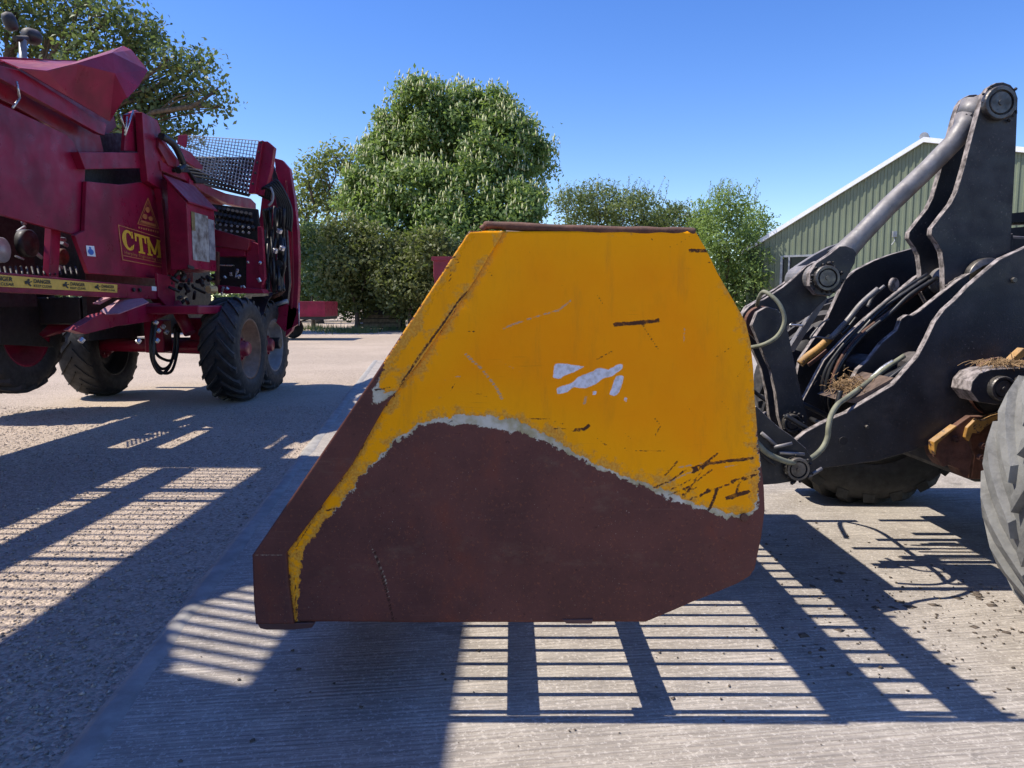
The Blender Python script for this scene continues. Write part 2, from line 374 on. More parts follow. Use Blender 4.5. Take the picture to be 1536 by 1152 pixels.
# trowelled kerb band: a low uneven strip along the slab's edge
eb = MB(); prev = None
NSEG = 130
for i in range(NSEG + 1):
    t = i / NSEG; p = EP + (EB - EP) * t
    j = .02 * mnoise.noise(p * 1.7) + .012 * mnoise.noise(p * 6)
    row = [p - EN * (.015 + j * .6) + Vector((0, 0, -.01)), p - EN * (.004 + j * .5) + Vector((0, 0, .020)), p + EN * .03 + Vector((0, 0, .031 + j * .15)), p + EN * (.085 + j) + Vector((0, 0, .029 + j * .1)), p + EN * (.105 + j) + Vector((0, 0, .0225))]
    eb.v += row
    if i:
        b = (i - 1) * 5
        for q in range(4): eb.f.append([b + q, b + q + 1, b + 5 + q + 1, b + 5 + q]); eb.smooth.append(True)
kerb = eb.build('pad_edge', CEDGE); kerb['kind'] = 'structure'

def stones(name, pts, smin, smax, mat, label, cat, flat=.6):
    n = len(pts); base = np.array([(1, 0, 0), (-1, 0, 0), (0, 1, 0), (0, -1, 0), (0, 0, 1), (0, 0, -1)], float)
    tri = np.array([(0, 2, 4), (2, 1, 4), (1, 3, 4), (3, 0, 4), (2, 0, 5), (1, 2, 5), (3, 1, 5), (0, 3, 5)])
    s = RNG.uniform(0, 1, (n, 1, 1)) ** 2.2 * (smax - smin) + smin
    v = base[None] * RNG.uniform(.55, 1.25, (n, 6, 1)) + RNG.normal(0, .18, (n, 6, 3)); v[:, :, 2] *= flat
    a = RNG.uniform(0, 6.28, n); ca, sa = np.cos(a)[:, None], np.sin(a)[:, None]
    x = v[:, :, 0] * ca - v[:, :, 1] * sa; y = v[:, :, 0] * sa + v[:, :, 1] * ca
    v = np.stack([x, y, v[:, :, 2]], 2) * s + np.asarray(pts)[:, None, :]
    f = (tri[None] + (np.arange(n) * 6)[:, None, None]).reshape(-1, 3)
    me = fast_mesh(name, v.reshape(-1, 3), f); me.materials.append(mat)
    o = bpy.data.objects.new(name, me); COL.objects.link(o); return tag(o, label, cat, kind='stuff')
def edge_x(Y): return EA.x + (EB.x - EA.x) * (Y - EA.y) / (EB.y - EA.y)
P = []
while len(P) < 34000:
    Y = 1.7 + RNG.uniform(0, 1) ** 1.7 * 9; X = edge_x(Y) - .03 - RNG.uniform(0, 1) ** .9 * 5.0
    P.append((X, Y, .003))
stones('gravel', np.array(P), .004, .016, STONES, 'loose grey and tan gravel left of the concrete edge', 'gravel')
P = []
for cx, cy, sp, n in ((2.1, 3.5, .45, 260), (1.6, 3.05, .35, 120), (2.4, 3.0, .4, 110), (.6, 2.7, .7, 60), (-.9, 2.6, .5, 40), (1.7, 4.4, .5, 120)):
    for _ in range(n):
        P.append((RNG.normal(cx, sp), RNG.normal(cy, sp * .7), .026))
P = [p for p in P if p[0] > edge_x(p[1]) + .2 and p[1] > 1.9]
stones('mud_crumbs', np.array(P), .003, .012, M('dried_mud', (.11, .085, .065), .95, var=.4, scale=40), 'dried mud crumbs scattered on the concrete by the loader tyre', 'mud', .5)
# crusts of mud pressed onto the slab
P = []
for cx, cy in ((2.2, 3.2), (1.95, 3.45), (2.35, 3.6), (1.3, 3.1), (2.5, 2.85), (1.75, 3.9)):
    for _ in range(7): P.append((cx + RNG.normal(0, .09), cy + RNG.normal(0, .05), .022))
stones('mud_crust', np.array(P), .012, .045, MATS['dried_mud'], 'flat dark mud patches trodden onto the concrete', 'mud', .16)

# ------------------------------------------------------------------ trees
def leaves(name, pts, nrm, size, mat, root, wid=.55, droop=0.0, seed=1):
    rng = np.random.default_rng(seed); n = len(pts)
    s = size * rng.uniform(.6, 1.35, (n, 1))
    d = rng.normal(0, 1, (n, 3)); d[:, 2] -= droop; d /= np.linalg.norm(d, axis=1, keepdims=True)
    nn = nrm + rng.normal(0, .55, (n, 3)); u = np.cross(nn, d); u /= np.linalg.norm(u, axis=1, keepdims=True) + 1e-9
    w = np.cross(d, u)
    a = pts - d * s * .5; c = pts + d * s * .5; b = pts + u * s * wid * .5 + w * s * .12; e = pts - u * s * wid * .5 + w * s * .12
    v = np.stack([a, b, c, e], 1).reshape(-1, 3) - np.array(root.location)
    me = fast_mesh(name, v, np.arange(n * 4).reshape(n, 4)); me.materials.append(mat)
    o = bpy.data.objects.new(name, me); COL.objects.link(o); o.parent = root; return o
def crown_points(lobes, per, clump, seed, shell=.55, cl_n=18, flat=.8, gap=None):
    """lobes: (centre, rx, ry, rz); leaves sit in clumps spread through each lobe, denser at its outside"""
    rng = np.random.default_rng(seed); P = []; N = []
    for c, rx, ry, rz in lobes:
        k = int(per * rx * rz); k = max(k, 30)
        d = rng.normal(0, 1, (k // cl_n + 1, 3)); d /= np.linalg.norm(d, axis=1, keepdims=True)
        r = shell + (1.04 - shell) * rng.uniform(0, 1, (len(d), 1)) ** .6
        r *= 1 + .16 * rng.normal(0, 1, (len(d), 1)) * (rng.uniform(0, 1, (len(d), 1)) > .6)
        cc = np.array(c) + d * r * np.array([rx, ry, rz])
        for q, dd in zip(cc, d):
            if gap and mnoise.noise(Vector(q) * gap[0]) < gap[1]: continue
            m = rng.integers(cl_n // 2, cl_n * 3 // 2); o = rng.normal(0, clump, (m, 3)); o[:, 2] *= flat
            P.append(q + o); nn = o / (np.linalg.norm(o, axis=1, keepdims=True) + 1e-6) * .6 + dd * .6; nn[:, 2] += .5; N.append(nn)
    return np.concatenate(P), np.concatenate(N)
def limb(mb, a, b, r0, r1, seed, wob=.08, n=7):
    rnd = random.Random(seed); a = Vector(a); b = Vector(b); L = (b - a).length; pts = []; rs = []
    for i in range(n + 1):
        t = i / n; p = a.lerp(b, t)
        if 0 < i < n: p = p + Vector((rnd.uniform(-1, 1), rnd.uniform(-1, 1), rnd.uniform(-.5, 1))) * L * wob
        pts.append(p); rs.append(r0 + (r1 - r0) * t)
    mb.tube(pts, rs, 8); return pts
def tree(name, label, cat, base, lobes, leafmat, per, size, clump, seed, trunk_r=.35, droop=.3, shell=.5, cl_n=18, group=None, wid=.55, fork=.3, gap=None):
    root = thing(name, base, label, cat, group)
    t = MB(); top = Vector(max(lobes, key=lambda l: l[0][2])[0])
    rnd = random.Random(seed)
    b = Vector(base); zmin = min(l[0][2] - l[3] for l in lobes); forkp = Vector((b.x, b.y, max(b.z + .4, b.z + (top.z - b.z) * fork)))
    limb(t, b - Vector((0, 0, .2)), forkp, trunk_r * 1.25, trunk_r * .8, seed, .02)
    for i, l in enumerate(lobes):
        c = Vector(l[0]); pts = limb(t, forkp, c, trunk_r * .5, trunk_r * .14, seed + i, .05)
        for q in range(5):
            d = Vector((rnd.uniform(-1, 1) * l[1], rnd.uniform(-1, 1) * l[2], rnd.uniform(-.6, 1) * l[3])) * .8
            limb(t, pts[rnd.randint(4, 7)], c + d, trunk_r * .14, trunk_r * .03, seed * 7 + q, .06, 5)
    t.build('trunk', BARK, root)
    P, N = crown_points(lobes, per, clump, seed, shell, cl_n, .8, gap)
    keep = P[:, 2] > .05; P, N = P[keep], N[keep]
    leaves('crown', P, N, size, leafmat, root, wid, droop, seed)
    return root, P, N
def lobes_px(Y, lst, seed, depth=.8, k=.86):
    """(px, py, radius_px_x, radius_px_z): crown lobes read off the photograph at distance Y"""
    rnd = random.Random(seed); out = []
    for q in lst:
        x, y, rx, rz = q[0], q[1], q[2] * k, q[3] * k; d = q[4] if len(q) > 4 else rnd.uniform(-1, 1) * 2.0
        c = atY(x, y, Y + d); m = (Y + d) / F
        out.append(((c.x, c.y, c.z), rx * m, max(rx, rz) * m * depth, rz * m))
    return out
# horse chestnut
YC = 47.0
L = lobes_px(YC, [(630, 150, 42, 36), (690, 165, 50, 40), (735, 160, 34, 30), (600, 195, 40, 40), (650, 220, 70, 55), (730, 220, 62, 50), (785, 245, 46, 46, -1), (560, 262, 42, 40), (620, 290, 70, 55, -3), (700, 290, 80, 60, -3), (770, 290, 50, 40, -2), (545, 300, 40, 40, -2), (660, 345, 80, 50, -4), (740, 330, 70, 50, -4.5), (580, 345, 60, 50, -3), (780, 310, 38, 36, -4), (700, 400, 80, 50, -3), (610, 410, 60, 50, -2), (575, 228, 34, 34, 0), (795, 212, 30, 30, 0), (660, 190, 60, 45, -1), (760, 200, 40, 40, -1)], 3)
cb = atZ(655, 490)
croot, CPt, CN = tree('chestnut_tree', 'tall horse chestnut in cream blossom behind the yellow bucket', 'tree', (atY(655, 480, YC).x, YC, 0), L, LEAF_CH, 2000, .27, .30, 11, .5, .35, .5, 24, None, .55, .3, (.75, -.12))
rng = np.random.default_rng(5)
idx = rng.choice(len(CPt), 16000, replace=False)
cen = np.array([l[0] for l in L]); mids = cen.mean(0)
v = []; f = []
sel = []
for i in idx:
    p = CPt[i]; ins = False
    for l in L:
        q = (p - np.array(l[0])) / np.array([l[1], l[2], l[3]])
        if q @ q < .72: ins = True; break
    if not ins: sel.append(i)
for i in sel[:3600]:
    p = CPt[i] + np.array([0, 0, .12]); h = rng.uniform(.20, .42); r = h * .17; tl = rng.normal(0, .05, 2); b0 = len(v)
    v += [(p[0] - r, p[1], p[2] + .06), (p[0], p[1] - r, p[2] + .06), (p[0] + r, p[1], p[2] + .06), (p[0], p[1] + r, p[2] + .06), (p[0] + tl[0], p[1] + tl[1], p[2] + h), (p[0], p[1], p[2])]
    f += [(b0, b0 + 1, b0 + 4), (b0 + 1, b0 + 2, b0 + 4), (b0 + 2, b0 + 3, b0 + 4), (b0 + 3, b0, b0 + 4), (b0 + 1, b0, b0 + 5), (b0 + 2, b0 + 1, b0 + 5), (b0 + 3, b0 + 2, b0 + 5), (b0, b0 + 3, b0 + 5)]
me = fast_mesh('blossom', np.array(v) - np.array(croot.location), np.array(f)); me.materials.append(CANDLE)
bo = bpy.data.objects.new('blossom', me); COL.objects.link(bo); bo.parent = croot; bo['kind'] = 'stuff'
# oak over the harvester
YO = 39.0
L = lobes_px(YO, [(20, 20, 60, 50), (95, 15, 60, 45), (165, 25, 60, 40), (60, 70, 50, 40), (130, 85, 55, 45), (205, 70, 55, 40), (225, 50, 28, 24), (262, 100, 48, 36), (300, 100, 32, 26), (285, 145, 40, 26), (322, 138, 26, 18), (240, 150, 50, 40), (200, 150, 50, 45), (235, 195, 46, 30), (290, 195, 30, 18), (180, 210, 60, 40), (330, 160, 18, 10), (-60, 30, 70, 60), (-60, 120, 70, 70), (150, -50, 90, 50), (20, -60, 90, 50)], 9)
tree('oak_tree', 'spreading oak with open sunlit branches above the maroon harvester', 'tree', (atY(20, 400, YO).x, YO, 0), L, LEAF_OAK, 400, .27, .38, 21, .5, .2, .15, 10, None, .6, .45)
# pale tree between
L = lobes_px(56, [(500, 235, 30, 26), (470, 260, 34, 32), (525, 250, 22, 22), (455, 300, 34, 34), (495, 300, 34, 34), (450, 345, 30, 34), (485, 355, 36, 36), (440, 400, 34, 40)], 5)
tree('ash_tree', 'thin pale yellow-green tree between harvester and chestnut', 'tree', (atY(480, 480, 56).x, 56, 0), L, LEAF_PALE, 330, .34, .34, 31, .3, .2, .25, 9)
# bush mass at the foot of the trees, each bush its own plant
bspec = [('olive bush on the left, close behind the harvester tail', 470, 43, [(465, 370, 30, 44), (455, 425, 34, 44), (490, 410, 34, 50)], LEAF_DK),
         ('broad sunlit olive bush in front of the chestnut, left half', 535, 41, [(520, 355, 40, 36), (560, 375, 46, 40), (510, 405, 40, 46), (555, 420, 46, 44), (530, 450, 40, 30)], LEAF_BUSH),
         ('low dark olive bush just left of the bucket edge', 615, 40, [(605, 385, 42, 36), (645, 375, 40, 36), (590, 425, 42, 40), (640, 425, 46, 44), (615, 455, 46, 26)], LEAF_BUSH),
         ('leafy bush hidden behind the top left bucket corner', 700, 42, [(690, 390, 50, 46), (730, 400, 50, 56), (780, 400, 50, 60)], LEAF_DK)]
for i, (lab, px, Y, ls, mt) in enumerate(bspec):
    tree('bush', lab, 'bush', (atY(px, 480, Y).x, Y, 0), lobes_px(Y, ls, 40 + i), mt, 1500, .24, .24, 50 + i, .12, .1, .45, 14, 'bushes at the edge of the yard', .5, .25)
# shrubs right of the chestnut
sspec = [('sea_buckthorn', 'wide grey-green shrub with spiky upright shoots above the bucket rim', 905, 34, [(860, 310, 36, 30), (900, 305, 44, 32), (945, 310, 44, 30), (900, 345, 60, 36), (975, 335, 30, 24), (920, 390, 70, 50)], LEAF_SHR),
         ('shrub', 'low green shrub in the gap between the two right hand bushes', 1010, 36, [(1000, 322, 24, 20), (1022, 338, 36, 32), (1040, 352, 36, 36), (985, 345, 34, 30), (1010, 390, 46, 50)], LEAF_SHR),
         ('elder_bush', 'rounded dark green bush beside the olive shed corner', 1090, 33, [(1060, 330, 34, 30), (1095, 308, 34, 30), (1125, 340, 30, 34), (1085, 355, 50, 44), (1070, 410, 44, 56), (1110, 405, 40, 54), (1095, 455, 44, 30), (1138, 345, 22, 36), (1132, 400, 26, 50)], LEAF_CH)]
for i, (nm, lab, px, Y, ls, mt) in enumerate(sspec):
    root, P, N = tree(nm, lab, 'shrub', (atY(px, 480, Y).x, Y, 0), lobes_px(Y, ls, 60 + i), mt, 1700, .17, .2, 70 + i, .1, -.3, .4, 14, None, .42, .25)
    tips = []; tm = MB(); rr = random.Random(90 + i)
    spans = {0: (835, 1000, 296, 30), 1: (1000, 1025, 312, 18), 2: (1060, 1135, 292, 26)}[i]
    for _ in range({0: 70, 1: 9, 2: 26}[i]):
        x = rr.uniform(spans[0], spans[1]); a = atY(x, spans[2] + rr.uniform(0, 16), Y + rr.uniform(-1, 1)); b = atY(x + rr.uniform(-8, 14), spans[2] - rr.uniform(.2, 1) * spans[3], Y)
        b.y = a.y; tm.tube([a, a.lerp(b, .5) + Vector((rr.uniform(-.05, .05), 0, 0)), b], [.012, .008, .003], 4)
        for q in range(16): tips.append(a.lerp(b, q / 15) + Vector((rr.uniform(-.07, .07), rr.uniform(-.07, .07), 0)))
    tm.build('shoots', BARK, root, kind='stuff')
    T = np.array([tuple(t) for t in tips]); leaves('shoot_leaves', T, np.tile([[0., 0, .4]], (len(T), 1)), .12, mt, root, .35, -1.0, 99 + i)['kind'] = 'stuff'
L = [((x, 62 + 3 * math.sin(x * .37), 2.2 + .9 * math.sin(x * .61)), 4.2, 3.0, 2.6 + .8 * math.sin(x * .45)) for x in range(-96, 26, 5)]
tree('hedgerow', 'distant dark hedgerow glimpsed beneath and behind the harvester', 'hedge', (-55, 62, 0), L, LEAF_DK, 110, .5, .5, 77, .2, .1, .5, 12, None, .6, .1)
# grass along the far edge of the yard
rng = np.random.default_rng(12); n = 3500
gx = rng.uniform(-22, 6, n); gy = 41.0 + rng.normal(0, 1.2, n) + 2.2 * np.sin(gx * .9)
near = rng.uniform(0, 1, n) < .12; gx[near] = rng.normal(atZ(553, 487).x * .78, .5, near.sum()); gy[near] = rng.normal(38, .5, near.sum())
h = rng.uniform(.1, .45, n); wv = rng.normal(0, .08, (n, 2)); r = .018
V = np.stack([np.stack([gx - r, gy, 0 * h], 1), np.stack([gx + r, gy, 0 * h], 1), np.stack([gx + wv[:, 0], gy + wv[:, 1], h], 1)], 1).reshape(-1, 3)
me = fast_mesh('grass', V, np.arange(n * 3).reshape(n, 3)); me.materials.append(LEAF_GR)
go = bpy.data.objects.new('grass', me); COL.objects.link(go); tag(go, 'rough grass at the foot of the bushes beyond the yard', 'grass', kind='stuff')

# ------------------------------------------------------------------ shed
def build_shed():
    th = R(34); A = Vector((10.15, 32.0, 0)); t = Vector((math.cos(th), -math.sin(th), 0)); nrm = Vector((-math.sin(th), -math.cos(th), 0))
    root = thing('farm_shed', A, 'olive green corrugated farm shed with white verge trim behind the loader', 'shed')
    def on_wall(px, py):
        r = ray(px, py); k = (A - Vector((0, 0, HC))).dot(nrm) / r.dot(nrm); q = Vector((0, 0, HC)) + r * k; return ((q - A).dot(t), q.z)
    (sa, za_), (sr, zr_), (se, ze_) = on_wall(1127, 372), on_wall(1386, 212), on_wall(1540, 228)
    zl = za_ - (zr_ - za_) / (sr - sa) * sa; SL = 15.0; zend = zr_ + (ze_ - zr_) / (se - sr) * (SL - sr)
    prof = [(0, zl), (sr, zr_), (SL, zend)]
    def roofz(s):
        for (a, za), (b, zb) in zip(prof, prof[1:]):
            if a <= s <= b: return za + (zb - za) * (s - a) / (b - a)
        return prof[-1][1]
    (w0, wz1), (w1, wz0) = on_wall(1172, 384), on_wall(1226, 446)      # window opening
    wall = MB(); pitch = .235
    pts = []; s = 0.0
    while s < SL:
        for ds, d in ((0, 0), (.11, 0), (.14, .034), (.205, .034)):
            pts.append((s + ds, d))
        s += pitch
    pts = [p for p in pts if p[0] <= SL]
    def P(s, z, d=0): q = A + t * s + nrm * d; q.z = z; return q
    def strip(s0, d0, s1, d1, za0, za1, zb0, zb1): wall.add([P(s0, za0, d0), P(s1, zb0, d1), P(s1, zb1, d1), P(s0, za1, d0)], [(0, 1, 2, 3)])
    for (s0, d0), (s1, d1) in zip(pts, pts[1:]):
        if s1 > w0 and s0 < w1:
            strip(s0, d0, s1, d1, 0, wz0, 0, wz0); strip(s0, d0, s1, d1, wz1, roofz(s0), wz1, roofz(s1))
        else: strip(s0, d0, s1, d1, 0, roofz(s0), 0, roofz(s1))
    wall.build('gable_wall', CLAD, root)
    back = -nrm * 26
    for nm, s in (('side_wall', 0.0), ('side_wall', SL)):
        sw = MB().prism([P(s, 0, -.02), P(s, roofz(s), -.02), P(s, roofz(s), -26), P(s, 0, -26)], t * (.05 if s == 0 else -.05)); sw.build(nm, CLAD, root)
    for (a, za), (b, zb) in zip(prof, prof[1:]):
        up = Vector((0, 0, .08))
        MB().prism([P(a - (.25 if a == 0 else 0), za - (.15 if a == 0 else 0) + .05, .15), P(b, zb + .05, .15), P(b, zb + .05, -26), P(a - (.25 if a == 0 else 0), za - (.15 if a == 0 else 0) + .05, -26)], up).build('roof_slope', ROOFM, root)
        m = MB().prism([P(a - (.3 if a == 0 else 0), za - (.18 if a == 0 else 0) - .05, .07), P(b, zb - .05, .07), P(b, zb + .13, .07), P(a - (.3 if a == 0 else 0), za - (.18 if a == 0 else 0) + .13, .07)], nrm * .11)
        m.build('verge_trim', WHITE, root)
    q = P(sr, zr_ + .14, .1); MB().tube([q + Vector((0, 0, .02)), q + Vector((0, 0, .02)) - nrm * 26], .16, 10).build('ridge_cap', GREYM, root)
    MB().prism([P(-.06, 0, .05), P(.06, 0, .05), P(.06, zl - .2, .05), P(-.06, zl - .2, .05)], nrm * .04).build('corner_trim', CLAD, root)
    win = MB().prism([P(w0, wz0, -.08), P(w1, wz0, -.08), P(w1, wz1, -.08), P(w0, wz1, -.08)], -nrm * .02).build('window', GLASS, root)
    fr = MB()
    for a, b, c, d in ((w0 - .02, w0 + .07, wz0, wz1), (w1 - .07, w1 + .02, wz0, wz1), (w0 + .07, w1 - .07, wz0 - .02, wz0 + .06), (w0 + .07, w1 - .07, wz1 - .06, wz1 + .02), (w0 + .30, w0 + .36, wz0 + .06, wz1 - .06)):
        fr.prism([P(a, c, .05), P(b, c, .05), P(b, d, .05), P(a, d, .05)], -nrm * .12)
    fr.build('window_frame', GREYM, root, win)
    # cable box and creeper stem on the wall
    lw = on_wall(1341, 352); lp = P(lw[0], lw[1], .04); MB().box(lp - Vector((.08, .1, .1)), lp + Vector((.08, 0, .12))).tube([lp, lp + Vector((0, -.08, -.25)), lp + Vector((-.12, -.1, -.4))], .02, 6).build('wall_lamp', GREYM, root, bevel=.01)
build_shed()
# creeper on the shed corner
c0 = Vector((10.15, 31.9, 0)); rt = thing('creeper', (10.15, 31.85, 0), 'thin creeper climbing the left corner of the green shed', 'plant')
mb = MB(); P = []
rr = random.Random(4)
for k in range(3):
    pts = [c0 + Vector((.05 + .12 * k + rr.uniform(-.1, .1), -.06 - .06 * k, z)) for z in (0, .8, 1.6, 2.4, 3.1, 3.7 - .4 * k)]; pts = smoothpath(pts); mb.tube(pts, .02, 5)
    for q in pts[8:]:
        for _ in range(14): P.append(q + Vector((rr.gauss(0, .13), -abs(rr.gauss(0, .08)), rr.gauss(0, .12))))
mb.build('stem', BARK, rt); P = np.array([tuple(p) for p in P]); leaves('foliage', P, np.tile([[0., -1, .2]], (len(P), 1)), .13, LEAF_DK, rt, .6, .3, 3)

# ------------------------------------------------------------------ far red machines
def far_red():
    Y = 30.0; a = atY(425, 475, Y); b = atY(487, 452, Y)
    rt = thing('flat_trailer', (b.x - 1.6, Y, 0), 'low maroon trailer tail sticking out behind the harvester', 'trailer')
    MB().box((b.x - 3.2, Y, a.z), (b.x, Y + .06, b.z)).build('side_board', MAROON, rt, bevel=.01)
    MB().box((b.x - 3.2, Y + .06, a.z - .12), (b.x - .02, Y + 2.2, a.z)).build('deck', DARK, rt)
    MB().box((b.x - .06, Y + .061, a.z + .001), (b.x, Y + 2.2, b.z)).build('tail_board', MAROON, rt, bevel=.01)
    for yy in (Y + .1, Y + 1.9):
        MB().lathe([(0, 0), (.3, 0), (.42, .03), (.45, .1), (.42, .2), (.3, .22), (0, .22)], (b.x - 1.9, yy, .45), (0, 1, 0), 28).build('wheel', RUBBER, rt)
    MB().box((b.x - 2.0, Y + .1, .4), (b.x - 1.8, Y + 2.1, a.z - .12)).build('axle', DARK, rt)
    Y = 24.0; a = atY(640, 425, Y); b = atY(672, 386, Y)
    rt = thing('feed_hopper', ((a.x + b.x) / 2 + .4, Y, 0), 'small bright red hopper peeping over the sloping bucket edge', 'hopper')
    c = Vector(((a.x + b.x) / 2 + .4, Y + .5, 0)); hb = MB()
    x0, x1, zb, zt = atY(650, 400, Y).x, atY(650, 400, Y).x + 1.3, a.z - .3, b.z
    hb.prism([(x0, Y, zt), (x1, Y, zt), (x1, Y, zb + .5), (x1 - .35, Y, zb), (x0 + .25, Y, zb), (x0, Y, zb + .5)], (0, 1.0, 0))
    hb.build('bin', MAROON2, rt, bevel=.02)
    MB().box((x0 - .05, Y - .05, zt - .11), (x1 + .05, Y - .003, zt + .02)).box((x0 - .05, Y - .003, zt - .11), (x0 - .003, Y + 1.05, zt + .02)).build('rim', MAROON2, rt, bevel=.01)
    for xx in (x0 + .06, x1 - .06):
        for yy in (Y + .06, Y + .94): MB().box((xx - .04, yy - .04, 0), (xx + .04, yy + .04, zb + .55)).build('leg', MAROON2, rt)
far_red()
# dark lean-to opening under the bushes, with a board across
Y = 42.5; rt = thing('timber_lean_to', (atY(560, 470, Y).x, Y, 0), 'dark timber lean-to half buried under the bushes', 'lean-to')
a, b = atY(545, 480, Y), atY(590, 448, Y)
MB().box((a.x - .4, Y, b.z - .1), (b.x + .4, Y + 2, b.z)).build('roof', TIMBER, rt)
for x in (a.x - .35, b.x + .25): MB().box((x, Y + .05, 0), (x + .12, Y + .17, b.z - .1)).build('post', TIMBER, rt)
for z in (.15, .4, .65): MB().box((a.x - .3, Y + .2, z), (b.x + .3, Y + .26, z + .2)).build('plank', TIMBER, rt)
MB().box((a.x - .4, Y + 1.9, 0), (b.x + .4, Y + 1.95, b.z - .1)).build('back', DARK, rt)  # dark sheet stands in for the shade under the bushes

# ------------------------------------------------------------------ wheels
def wheel(root, centre, r, w, axis, rimmat, tyremat, nlug=22, lug=.035, hubmat=None, face=1, lugw=.055, sweep=.34, name='wheel'):
    """part 'wheel' (the rim) with tyre, hub and lugs below it; axis points out of the wheel's outer face"""
    c = Vector(centre); ax = Vector(axis).normalized(); rr = r - lug; ri = r * .56; h = w / 2
    rim = MB().lathe([(0, h * .35), (ri * .38, h * .35), (ri * .42, h * .28), (ri * .80, h * .18), (ri * .84, h * .55), (ri * .93, h * .60), (ri * .98, h * .86), (ri * 1.05, h * .9), (ri * 1.05, -h * .9), (ri * .9, -h * .8), (ri * .8, -h * .1), (0, -h * .1)], c, ax, 40)
    ro = rim.build(name, rimmat, root)
    t = MB().lathe([(ri * 1.0, h * .80), (ri * 1.06, h * .92), (ri * 1.25, h * 1.02), (rr * .86, h * 1.0), (rr * .95, h * .93), (rr * .985, h * .80), (rr, h * .45), (rr * 1.004, 0), (rr, -h * .45), (rr * .985, -h * .80), (rr * .95, -h * .93), (rr * .86, -h), (ri * 1.25, -h * 1.02), (ri * 1.06, -h * .92), (ri, -h * .8)], c, ax, 56)
    u = ax.orthogonal().normalized(); v = ax.cross(u)
    for k in range(nlug):
        for sd in (-1, 1):
            th0 = 2 * math.pi * (k + (.5 if sd > 0 else 0)) / nlug; ring = []
            for q in range(5):
                s = q / 4; a = sd * (h * .04 + (h * .97 - h * .04) * s); th = th0 + sweep * s * face
                drop = 0 if s < .7 else (s - .7) / .3 * r * .055
                wd = lugw / r * (.8 + .4 * s)
                for dr, dth in ((rr * .985 - drop - .006, -wd * .62), (r - drop, -wd * .42), (r - drop, wd * .42), (rr * .985 - drop - .006, wd * .62)):
                    ring.append(c + ax * a + (u * math.cos(th + dth) + v * math.sin(th + dth)) * dr)
            fs = []
            for q in range(4):
                for e in range(3): fs.append([q * 4 + e, q * 4 + e + 1, (q + 1) * 4 + e + 1, (q + 1) * 4 + e])
            fs += [[0, 3, 2, 1], [16, 17, 18, 19]]
            t.add(ring, fs)
    t.build('tyre', tyremat, root, ro)
    hb = MB().lathe([(0, h * .75), (ri * .20, h * .75), (ri * .24, h * .68), (ri * .26, h * .4), (ri * .40, h * .37), (ri * .42, h * .3)], c, ax, 24)
    for k in range(8):
        a = 2 * math.pi * k / 8; p = c + (u * math.cos(a) + v * math.sin(a)) * ri * .33 + ax * h * .36; hb.cyl(p, p + ax * .03, ri * .04, 6)
    hb.build('hub', hubmat or rimmat, root, ro)
    return ro

# ------------------------------------------------------------------ the bucket
YP = 2.504; YF = YP + 3.3
def px2w(pts, Y=YP): return np.array([(lambda q: (q.x, q.z))(atY(x, y, Y)) for x, y in pts])
def seg_dist(P, a, b):
    ab = b - a; t = np.clip(((P - a) @ ab) / (ab @ ab + 1e-12), 0, 1); return np.linalg.norm(P - (a + t[:, None] * ab), axis=1)
def sdf_poly(P, poly):
    d = np.full(len(P), 1e9); ins = np.zeros(len(P), bool); n = len(poly)
    for i in range(n):
        a, b = poly[i], poly[(i + 1) % n]; d = np.minimum(d, seg_dist(P, a, b))
        c = ((a[1] > P[:, 1]) != (b[1] > P[:, 1])) & (P[:, 0] < (b[0] - a[0]) * (P[:, 1] - a[1]) / (b[1] - a[1] + 1e-12) + a[0]); ins ^= c
    return np.where(ins, d, -d)
def sdf_lines(P, lines):
    d = np.full(len(P), -1.0)
    for w, pts in lines:
        q = px2w(z6(*pts)); m = len(q) - 1
        for i in range(m):
            dist = seg_dist(P, q[i], q[i + 1]); d = np.maximum(d, (w + .8) * .5731 / 423 * .5 - dist)
    return d
LEFT = px2w([(388, 933), (385, 900), (383, 830), (560, 570), (660, 418), (706, 347)])
RIGHT = px2w([(968, 933), (982, 927), (1012, 914), (1036, 903), (1064, 892), (1105, 875), (1124, 864), (1132, 853), (1137, 828), (1142, 804), (1147, 765), (1146, 733), (1142, 700), (1138, 667), (1132, 598), (1130, 552), (1126, 512), (1119, 483), (1096, 443), (1076, 409), (1059, 374), (1043, 347)])
FOLD = px2w(z6((112, 1117), (108, 1100), (95, 1000), (90, 920), (180, 800), (260, 690), (345, 540), (430, 430), (520, 300), (580, 210), (662, 73)))
